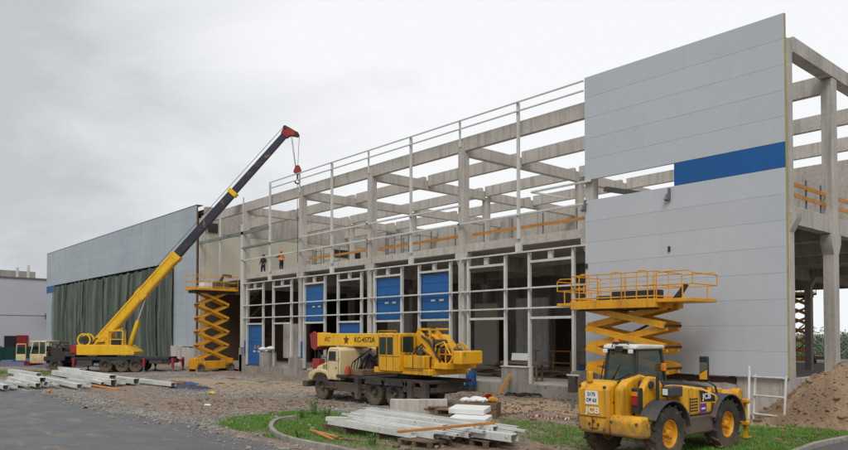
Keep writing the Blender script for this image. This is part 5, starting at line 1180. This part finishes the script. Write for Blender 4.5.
for k in range(9):
    x = -17.6 + rs.uniform(-1.6, 1.6); y = 13.9 + .28 * k + rs.uniform(-.05, .05); l = rs.uniform(3.5, 6.0)
    section(x - l / 2, x + l / 2, y, .44 if y > 14.6 else .40, 'thin pale steel section in the loose top layer of the near stack', rs.uniform(-.05, .05), rs.uniform(.09, .14), rs.uniform(.06, .10), flip=rs.random() < .5)
for k, (x, lb) in enumerate(((-51.5, 'timber spacer under the third stack from the left edge'), (-57.5, 'timber spacer under the far end of the large flat steel stack'), (-47.5, 'timber spacer under the near end of the large flat steel stack'))):
    yy = 12.5 if k == 0 else 15.0; o = MB().box(-.08, .08, -1.1, 1.1, 0, .11).build('timber_spacer', 'wood', None, bevel=.01, loc=(x, yy, .02)); tag(o, lb, 'spacer', 'timber spacers under the steel stacks')
def plank(x0, x1, y, z, rz, m, label, wd=.16, ht=.06, name='timber_plank', cat='plank', grp=None, z1=None):
    mb = MB(); mb.bar((-(x1 - x0) / 2, 0, 0), ((x1 - x0) / 2, 0, (z1 - z) if z1 else 0), wd, ht)
    o = mb.build(name, m, None, bevel=.006, loc=((x0 + x1) / 2, y, z)); o.rotation_euler = (0, 0, rz); return tag(o, label, cat, grp)
ta_, tb_ = Vector(G(398, 432, .62)), Vector(G(494, 423, .62)); tm_ = (ta_ + tb_) / 2; tl_ = (tb_ - ta_).length / 2
plank(tm_.x - tl_, tm_.x + tl_, tm_.y, .63, math.atan2((tb_ - ta_).y, (tb_ - ta_).x), 'timber', 'bright orange timber batten laid slanting across the top of the steel sections', .12, .07)
plank(-20.6, -18.2, 12.75, .05, -.12, 'timber', 'long orange timber lying on the grass before the steel stack', .12, .05)
plank(-19.9, -18.3, 12.5, .05, -.28, 'timber', 'shorter orange timber on the grass closest to the kerb', .1, .05)
plank(-18.6, -17.2, 12.7, .05, .1, 'wood', 'brown board end on the grass under the front steel section', .14, .05)
plank(-50.5, -42.5, 13.6, .07, .03, 'timber', 'long brown orange board on the ground along the large flat steel stack', .3, .08)
for k, (x, lb) in enumerate(((-19.4, 'dark timber bearer under the left end of the near steel stack'), (-17.6, 'dark timber bearer under the middle of the near steel stack'), (-20.6, 'dark timber bearer under the far left end of the long steel sections'))):
    o = MB().box(-.1, .1, -1.5, 1.5, 0, .21).build('timber_bearer', 'wood', None, bevel=.01, loc=(x, 14.95, 0)); tag(o, lb, 'bearer', 'bearers under the near steel stack')
def pallet(x, y, rz, label, z=0, l=1.3, w_=1.0):
    t = thing('wooden_pallet', label, 'pallet', (x, y, z), rz, 'wooden pallets on the island')
    for k in range(6): o = MB().box(-l / 2, l / 2, -w_ / 2 + k * w_ / 6 + .015, -w_ / 2 + (k + 1) * w_ / 6 - .015, .19, .22).build('board', 'wood', t)
    for yy in (-.42, 0, .42):
        for xx in (-.58, 0, .58): MB().box(xx - .07, xx + .07, yy - .06, yy + .06, .03, .188).build('block', 'wood', t)
        MB().box(-l / 2, l / 2, yy - .06, yy + .06, 0, .029).build('runner', 'wood', t)
    return t
pallet(-15.7, 13.75, .1, 'wooden pallet under the right ends of the short steel sections'); pallet(-14.75, 15.2, -.05, 'wooden pallet under the right tip of the long steel sections')
# pallet pile with white sheets, trash and red bucket
pc = Vector((-19.8, 19.1))
pallet(-19.7, 18.55, .5, 'lowest grey brown pallet in the pile with white sheets'); pallet(-19.55, 18.65, .42, 'middle pallet in the pile with white sheets', .23); pallet(-20.6, 19.2, .55, 'pallet at the left foot of the pile, topped by loose boards', .0)
rndp = random.Random(9)
for k, lb in enumerate(('frayed brown board lowest on the left of the pallet pile', 'frayed brown board in the middle on the left of the pallet pile', 'frayed brown board topmost on the left of the pallet pile')):
    plank(-21.3 + .2 * k, -19.6 + .2 * k, 18.75 + .05 * k, .28 + .09 * k, .5 + .15 * k, 'wood', lb, .22, .06, grp='boards on the pallet pile')
o = MB().box(-.85, .85, -.5, .5, 0, .24).build('panel_bundle', 'wood', None, bevel=.02, loc=(-19.6, 19.9, .38)); o.rotation_euler = (0, 0, .55); tag(o, 'brown bundle of old boards on top of the pallet pile, under the white rags', 'board bundle')
o = MB().box(-.85, .85, -.5, .5, 0, .37).build('board_stack', 'wood', None, bevel=.02, loc=(-19.6, 19.9, 0)); o.rotation_euler = (0, 0, .55); tag(o, 'dark stack of boards at the back of the pallet pile, carrying the brown bundle', 'board stack')
for k, (x, y, z, rz, lb) in enumerate(((-17.2, 17.15, .30, .42, 'lower thick white insulation sheet on the pallet pile'), (-17.6, 17.5, .56, .4, 'upper thick white insulation sheet on the pallet pile'))):
    o = MB().box(-.66, .66, -.35, .35, 0, .19).build('insulation_sheet', 'white', None, bevel=.02, loc=(x, y, z)); o.rotation_euler = (.12, 0, rz); tag(o, lb, 'insulation sheet', 'white sheets on the pallet pile')
o = MB().box(-.7, .6, -.3, .3, 0, .40).build('timber_crib', 'wood', None, bevel=.02, loc=(-17.95, 18.05, 0)); o.rotation_euler = (0, 0, .5); tag(o, 'brown timber crib behind and beneath the upper white insulation sheet', 'timber crib')
mb = MB(); [mb.blob((rndp.uniform(-.5, .45), rndp.uniform(-.2, .2), .08 + rndp.uniform(0, .06)), .22, .16, .11, 2, .22, k) for k in range(7)]
o = mb.build('plastic_rags', 'white', None, loc=(-19.65, 19.8, .61)); o.rotation_euler = (0, 0, .55); tag(o, 'crumpled white plastic wrap lying on the brown bundle of boards', 'plastic wrap')
mb = MB(); [mb.blob((rndp.uniform(-.15, .15), rndp.uniform(-.12, .12), .1), .2, .16, .13, 2, .22, k + 30) for k in range(3)]
o = mb.build('tan_sack', 'timber', None, loc=(-19.1, 20.25, .61)); tag(o, 'crumpled tan sack at the right end of the white plastic wrap', 'sack')
cn = G(490, 405)
o = MB().lathe([(.16, 0), (.24, .42), (.26, .44), (.23, .42), (.14, .02), (.02, .03), (.02, 0)], (0, 0, 0), 'z', 20).build('red_bucket', 'conered', None, loc=(cn[0], cn[1], .12)); o.rotation_euler = (R(62), 0, R(30)); tag(o, 'orange red bucket tipped over right of the pallet pile', 'bucket')
# concrete block
o = MB().box(-1.55, 1.55, -.22, .22, -.05, .72).build('concrete_block', 'concrete', None, bevel=.015, loc=((G(390, 418)[0] + G(447, 418)[0]) / 2 - .1, (G(390, 418)[1] + G(447, 418)[1]) / 2 + .1, 0)); o.scale = (.72, 1, 1); o.rotation_euler = (0, 0, math.atan2(G(447, 418)[1] - G(390, 418)[1], G(447, 418)[0] - G(390, 418)[0])); tag(o, 'plain grey concrete block standing on edge before the rear wheels of the cream truck', 'concrete block')
# things along the plinth
pb = G(499, 395)
mb = MB().bar((0, -.25, 0), (.35, .32, 1.15), .17, .12); o = mb.build('orange_prop', 'timber', None, bevel=.01, loc=(-25.9, 28.15, .0)); tag(o, 'short orange timber prop leaning on the concrete plinth block', 'prop')
mb = MB(); rb = random.Random(2); [mb.blob((rb.uniform(-.7, .6), rb.uniform(-.3, .3), .08), .4, .3, .17, 2, .25, k) for k in range(6)]
o = mb.build('black_bag', 'blacktarp', None, loc=(-24.3, 28.1, 0)); tag(o, 'crumpled black plastic bag on the ground at the foot of the plinth', 'bag')
o = MB().lathe([(.02, 0), (.27, 0), (.29, .04), (.29, .3), (.31, .32), (.29, .34), (.29, .58), (.31, .6), (.29, .62), (.28, .88), (.02, .88)], (0, 0, 0), 'z', 20).build('blue_barrel', 'bluetarp', None, loc=(-28.35, 28.3, .35)); tag(o, 'blue plastic barrel beside the plinth, right of the crane counterweight', 'barrel')
o = MB().lathe([(.02, 0), (.2, 0), (.22, .5), (.1, .62), (.02, .64)], (0, 0, 0), 'z', 16).build('gas_bottle', mat('light_blue_paint', (.12, .36, .50), None, 3, .45), None, loc=(-28.5, 27.7, 0)); tag(o, 'light blue gas bottle standing in front of the blue barrel', 'gas bottle')
o = MB().box(-.85, .85, -.3, .3, 0, .9).build('site_box', 'galv', None, bevel=.02, loc=(-29.6, 28.0, .75)); tag(o, 'pale grey box in front of the column, above the crane tail', 'box')
o = MB().box(-.8, .8, -.3, .3, 0, .74).build('block_pier', 'concrete_old', None, bevel=.02, loc=(-29.6, 28.0, 0)); tag(o, 'rough concrete pier under the pale grey box by the column', 'pier')
# red white tape
mb = MB(); rt_ = random.Random(5); tp = [G(512, 408), G(522, 413), G(530, 419), G(540, 417), G(548, 421), G(556, 418), G(566, 421), G(572, 418)]; tp = resample(tp, .12); ribbon = MB()
for i in range(len(tp) - 1):
    a, b = tp[i], tp[i + 1]; q = Vector((rt_.uniform(-.06, .06), rt_.uniform(-.08, .08)))
    za = ground_h(a.x, a.y) + .05 + .03 * math.sin(i * .9); zb = ground_h(b.x, b.y) + .05 + .03 * math.sin((i + 1) * .9)
    if i == 0: rv = []
    rv += [(a.x, a.y - .03 * math.sin(i * .7), za - .045), (a.x + .02 * math.sin(i * .8), a.y + .03 * math.sin(i * .7), za + .045)]
nr_ = len(rv) // 2; ribbon.add(rv, [(2 * i, 2 * i + 2, 2 * i + 3, 2 * i + 1) for i in range(nr_ - 1)])
tapeo = ribbon.build('barrier_tape', 'white', None, smooth=0, fixn=False); tapeo.data.materials.append(MT['conered'])
for pg in tapeo.data.polygons: pg.material_index = (pg.index // 2) % 2
tag(tapeo, 'red and white barrier tape lying tangled on the trampled earth', 'tape')
# white gate frame before the cladding
gt = thing('gate_frame', 'white tubular steel gate frame leaning upright before the plinth, right of the telehandler', 'gate', (-12.15, 27.3, 0), R(-22))
mb = MB(); 
for x in (0, 1.45): mb.tube([(x, 0, .02), (x, .12, 1.75)], .045, 8)
for z in (.25, .95, 1.65): mb.tube([(0, .01 * z, z), (1.45, .01 * z, z + .03)], .04, 8)
mb.build('frame', 'galv', gt); MB().tube([(.02, -.25, .02), (-.28, .1, 2.05)], .05, 8).build('stay', 'galv', gt); MB().tube([(-.45, -.5, .1), (.25, -.7, .28)], .05, 8).build('ground_tube', 'galv', gt)
MB().box(-.62, -.52, -.3, -.2, 0, 1.1).build('post', 'yellow_new', gt)
# debris near the left lift and on the pedestals
mb = MB(); rb = random.Random(8)
for k in range(4): mb.blob((rb.uniform(-.7, .7), rb.uniform(-.15, .15), .16 + .06 * k % .2), .55, .3, .17, 2, .12, k)
o = mb.build('insulation_rolls', 'white', None, loc=(-53.0, 28.98, 1.74)); tag(o, 'white wrapped insulation rolls on the broken plinth left of the cream truck', 'insulation rolls')
def tarp(x, y, l, w_, h, m, label, seed, rz=0.0):
    n, k = 22, 12; vs = [(-l / 2 + l * i / n, -w_ / 2 + w_ * j / k, h * max(0, math.sin(math.pi * i / n)) ** .5 * math.sin(math.pi * j / k) * (.7 + .6 * fbm(i * .3, j * .3, 1, 3, seed)) + .015) for j in range(k + 1) for i in range(n + 1)]
    fs = [(j * (n + 1) + i, j * (n + 1) + i + 1, (j + 1) * (n + 1) + i + 1, (j + 1) * (n + 1) + i) for j in range(k) for i in range(n)]
    o = MB().add(vs, fs).build('tarpaulin', m, None, smooth=50, loc=(x, y, ground_h(x, y))); o.rotation_euler = (0, 0, rz); return tag(o, label, 'tarpaulin')
tarp(-41.8, 17.6, 3.6, 1.5, .28, 'navytarp', 'dark navy tarpaulin crumpled on the yard right of the steel sections', 3, .15)
tarp(-45.5, 19.0, 2.6, 1.0, .18, 'bluetarp', 'small bright blue tarpaulin behind the navy one', 5, .1)
tarp(-84, 17.5, 22, 5.5, .35, 'navytarp', 'wide dark blue sheet spread on the ground left of the truck crane cab', 6, .35)
tarp(-91, 20.5, 20, 3.0, .5, 'bluetarp', 'blue green sheet behind the wide dark blue one by the site fence', 9, .35)
mb = MB(); [mb.blob((rb.uniform(-.9, .9), rb.uniform(-.3, .3), .1), .35, .25, .16, 2, .25, k) for k in range(5)]
o = mb.build('brown_rubble', 'clod', None, loc=(-44.6, 18.2, .0)); tag(o, 'small pile of brown rubble between the steel sections and navy tarpaulin', 'rubble')
p = G(212, 394); o = MB().blob((0, 0, .06), .28, .16, .09, 2, .25, 3).build('yellow_rag', 'yellow_new', None, loc=(p[0], p[1], 0)); tag(o, 'yellow rag lying alone on the gravel in the middle of the yard', 'rag')
p = G(208, 406); o = MB().blob((0, 0, .05), .3, .12, .05, 2, .3, 4).build('white_scrap', 'white', None, loc=(p[0], p[1], 0)); tag(o, 'white scrap of sheet on the muddy patch of gravel', 'scrap')
p = G(49, 392); o = MB().blob((0, 0, .05), .22, .12, .12, 2, .3, 6).build('orange_brick', 'timber', None, loc=(p[0], p[1], 0)); tag(o, 'orange brick lump at the edge of the road before the steel stacks', 'brick')
# clutter inside the open bay
o = MB().box(-.6, .6, -.06, .06, 0, .42).build('white_board', 'white', None, bevel=.01, loc=(-27.1, 31.0, 1.75)); o.rotation_euler = (R(-12), 0, .05); tag(o, 'white board propped on trestles just inside the open ground floor bay', 'board')
tb = thing('work_trestle', 'dark trestle under the white board inside the open bay', 'trestle', (-27.1, 31.15, .6))
MB().box(-1.4, 1.6, -.3, .3, .95, 1.1).build('top', 'wood', tb)
for x in (-1.2, 1.3): MB().box(x - .05, x + .05, -.28, -.2, 0, .95).build('leg', 'wood', tb); MB().box(x - .05, x + .05, .2, .28, 0, .95).build('leg', 'wood', tb)
rb = random.Random(14)
gdn = ('long low pile of boards and offcuts on the floor of the open bay, left', 'pile of boards on the floor of the open bay, farther in', 'loose pile of brown offcuts on the right of the open bay floor', 'dusty pile of offcuts in the middle of the open bay floor')
for k, (x, y) in enumerate(((-31, 33), (-34, 38), (-27.5, 34.5), (-30.5, 36.5))):
    mb = MB()
    for q in range(16):
        a = rb.uniform(-.4, .4); cx_, cy_ = rb.uniform(-1.2, 1.2), rb.uniform(-.6, .6); l = rb.uniform(.6, 1.6); z = rb.uniform(.05, .5)
        mb.bar((cx_ - l * math.cos(a), cy_ - l * math.sin(a), z), (cx_ + l * math.cos(a), cy_ + l * math.sin(a), z + rb.uniform(-.04, .12)), rb.uniform(.1, .25), .05)
    o = mb.build('offcut_pile', 'wood', None, loc=(x, y, .6)); tag(o, gdn[k], 'timber pile', 'timber piles inside the open bay')
og = thing('orange_barrier', 'yellow orange tubular barrier standing inside the open ground floor bay', 'barrier', (-30.2, 40.5 - 1.8, .6), .1)
mb = MB()
for x in (-2, -.6, .8, 2.2): mb.tube([(x, 0, 0), (x, 0, 1.5)], .05, 6)
for z in (.7, 1.5): mb.tube([(-2, 0, z), (2.2, 0, z)], .05, 6)
mb.build('frame', 'timber', og); MB().box(-2.2, 2.4, -.05, .05, 0, .08).build('foot', 'grey_steel', og)
o = MB().box(-.6, .6, -.4, .4, 0, .85).build('blue_crate', 'bluetarp', None, bevel=.03, loc=(-25.3, 35.3, .6)); tag(o, 'blue crate inside the open bay close to the right mullion', 'crate')
o = MB().box(-.5, .5, -.4, .4, 0, .8).build('grey_crate', 'greywall', None, bevel=.03, loc=(-24.2, 35.8, .6)); tag(o, 'grey crate right of the blue crate inside the open bay', 'crate')
rs = random.Random(31)
for k in range(14):
    px_, py_ = rs.uniform(470, 575), rs.uniform(396, 416); p = G(px_, py_) if k < 9 else G(rs.uniform(215, 300), rs.uniform(378, 386))
    plank(p[0] - rs.uniform(.2, .6), p[0] + rs.uniform(.2, .6), p[1], ground_h(*p) + .03, rs.uniform(0, 3.1), rs.choice(('wood', 'wood', 'timber', 'concrete_old')), 'short broken board end lying on the trampled earth near the plinth', rs.uniform(.07, .14), rs.uniform(.03, .06), 'board_scrap', 'board scrap', 'board scraps on the ground along the plinth')
# jack stand left of the telehandler
js = thing('jack_stand', 'dark machine part on a pale steel post left of the telehandler', 'stand', (-19.0, 25.2, 0))
MB().cyl((0, 0, 0), (0, 0, .6), .08, None, 10).build('post', 'grey_steel', js); MB().box(-.17, .17, -.15, .15, .75, 1.45).build('block', 'chassis', js, bevel=.04); MB().box(-.3, .3, -.05, .05, 1.47, 1.52).build('top_plate', 'galv', js)

# ------------------------------------------------------------------ the two workers on the upper floor
def person(loc, rz, label, pose, top_m, leg_m, vest=False, helmet=None):
    V = {}; E_ = []; Rr = []
    pts = []
    def add(nm, p, r, par=None):
        V[nm] = len(pts); pts.append(Vector(p)); Rr.append(r)
        if par: E_.append((V[par], V[nm]))
    add('pelvis', (0, 0, .95), .15); add('belly', (0, .0, 1.10), .145, 'pelvis'); add('chest', (0, .01, 1.32), .165, 'belly'); add('neck', (0, .0, 1.50), .062, 'chest')
    add('jaw', (0, -.03, 1.58), .07, 'neck'); add('head', (0, -.015, 1.68), .095, 'jaw'); add('crown', (0, .0, 1.76), .07, 'head')
    for s, n_ in ((-1, 'L'), (1, 'R')):
        add('hip' + n_, (s * .10, 0, .88), .105, 'pelvis'); k_ = pose.get('knee' + n_, (s * .12, -.02, .50)); a_ = pose.get('ankle' + n_, (s * .13, .02, .09))
        add('knee' + n_, k_, .07, 'hip' + n_); add('ankle' + n_, a_, .05, 'knee' + n_); add('toe' + n_, (a_[0] + s * .02, a_[1] - .18, .045), .04, 'ankle' + n_)
        add('sh' + n_, (s * .19, .01, 1.42), .075, 'chest'); el = pose.get('el' + n_, (s * .26, .03, 1.14)); wr = pose.get('wr' + n_, (s * .24, -.12, .92))
        add('el' + n_, el, .05, 'sh' + n_); add('wr' + n_, wr, .032, 'el' + n_)
        d = (Vector(wr) - Vector(el)).normalized(); side = d.cross(Vector((1, 0, .01))).normalized()
        pm = Vector(wr) + d * .07; add('palm' + n_, pm, .034, 'wr' + n_)
        for f_ in range(4):
            o_ = side * (.030 - .02 * f_); l = (.06, .07, .066, .05)[f_]; b1 = pm + o_ + d * (.02 + l * .5); b2 = pm + o_ * 1.05 + d * (.02 + l) + Vector((0, -.012, -.008))
            add('f%s%d' % (n_, f_), b1, .009, 'palm' + n_); add('g%s%d' % (n_, f_), b2, .008, 'f%s%d' % (n_, f_))
        t1 = pm + side * .045 - d * .01; add('th' + n_, t1, .011, 'palm' + n_); add('ti' + n_, t1 + side * .02 + d * .035, .009, 'th' + n_)
    # nose and ears give the head a face
    add('nose', (0, -.125, 1.655), .016, 'head')
    me = bpy.data.meshes.new('b'); me.from_pydata(pts, E_, []); o = bpy.data.objects.new('b', me); COL.objects.link(o)
    sk = o.modifiers.new('s', 'SKIN'); sk.use_smooth_shade = True
    for i, v in enumerate(me.skin_vertices[0].data): v.radius = (Rr[i], Rr[i] * (.72 if i in (V['chest'], V['belly'], V['pelvis']) else 1)); v.use_root = (i == 0)
    sub = o.modifiers.new('u', 'SUBSURF'); sub.levels = 1; sub.render_levels = 1
    dg = bpy.context.evaluated_depsgraph_get(); m2 = bpy.data.meshes.new_from_object(o.evaluated_get(dg)); bpy.data.objects.remove(o)
    m2.materials.clear()
    for k in (leg_m, top_m, 'skin', 'black', 'white', 'hair'): m2.materials.append(MT[k])
    hands = [pts[V['palmL']], pts[V['palmR']]]
    for p in m2.polygons:
        c = p.center; near_h = min((c - h).length for h in hands) < .125
        p.material_index = 2 if (c.z > 1.53 or near_h) else 3 if c.z < .10 else 1 if c.z > .93 or abs(c.x) > .235 else 0
        if c.z > 1.53:
            if abs(c.z - 1.665) < .012 and c.y < -.07 and .02 < abs(c.x) < .06: p.material_index = 5
    m2.transform(Matrix.Scale(1.0, 4)); m2.name = 'person'; po = bpy.data.objects.new('person', m2); COL.objects.link(po); po.location = loc; po.rotation_euler = (0, 0, rz); po.scale = (1.15, 1.15, 1.06); tag(po, label, 'person', 'workers on the upper floor')
    for s in (-1, 1):
        MB().blob((s * .035, -.105, 1.675), .012, .008, .008, 1, 0, 1).build('eye', 'hair', po)
    MB().box(-.025, .025, -.108, -.098, 1.585, 1.593).build('mouth', 'conered', po)
    if vest:
        vv = MB().lathe([(.215, 1.0), (.225, 1.15), (.23, 1.32), (.19, 1.44), (.10, 1.475), (.09, 1.46), (.18, 1.42), (.21, 1.3), (.205, 1.15), (.2, 1.0)], (0, .005, 0), 'z', 24)
        vv.v = [(x * 1.02, y * .80, z) for x, y, z in vv.v]; vo = vv.build('vest', 'hivis', po)
        st_ = MB().lathe([(.232, 1.1), (.234, 1.15), (.228, 1.15), (.226, 1.1)], (0, .005, 0), 'z', 24); st_.v = [(x * 1.02, y * .81, z) for x, y, z in st_.v]; st_.build('reflective_band', 'whitepaint', vo)
    if helmet:
        MB().lathe([(.125, 1.70), (.12, 1.76), (.085, 1.82), (.0, 1.84), (.0, 1.82), (.08, 1.80), (.105, 1.75), (.11, 1.70)], (0, -.005, 0), 'z', 18).build('helmet', helmet, po)
    else:
        MB().lathe([(.112, 1.66), (.116, 1.72), (.09, 1.79), (0, 1.805), (0, 1.79), (.08, 1.77), (.10, 1.72), (.10, 1.66)], (0, .022, 0), 'z', 18).build('hair', 'hair', po)
    return po
px1 = -57.05 * 31 / 31
def onfloor(px, Y):
    q = FW * FPX + RT * (px - CX); k = Y / q.y; return q.x * k
person((onfloor(263, 30.9), 30.9, 8.5), R(20), 'person in dark navy work clothes standing with arms down at the open upper floor edge', dict(elL=(-.28, .02, 1.15), wrL=(-.22, -.16, 1.0), elR=(.28, .04, 1.15), wrR=(.22, -.14, .98), kneeL=(-.15, -.02, .5), ankleL=(-.2, .02, .09), kneeR=(.14, -.03, .5), ankleR=(.17, .04, .09)), 'navywork', 'navywork')
person((onfloor(281.2, 30.7), 30.7, 8.5), R(-70), 'person in orange vest and cap reaching an arm out sideways on the upper floor', dict(elR=(.24, -.20, 1.25), wrR=(.16, -.46, 1.28), elL=(-.27, .02, 1.16), wrL=(-.2, -.2, 1.05)), 'navywork', 'navywork', True, 'orange_lamp')
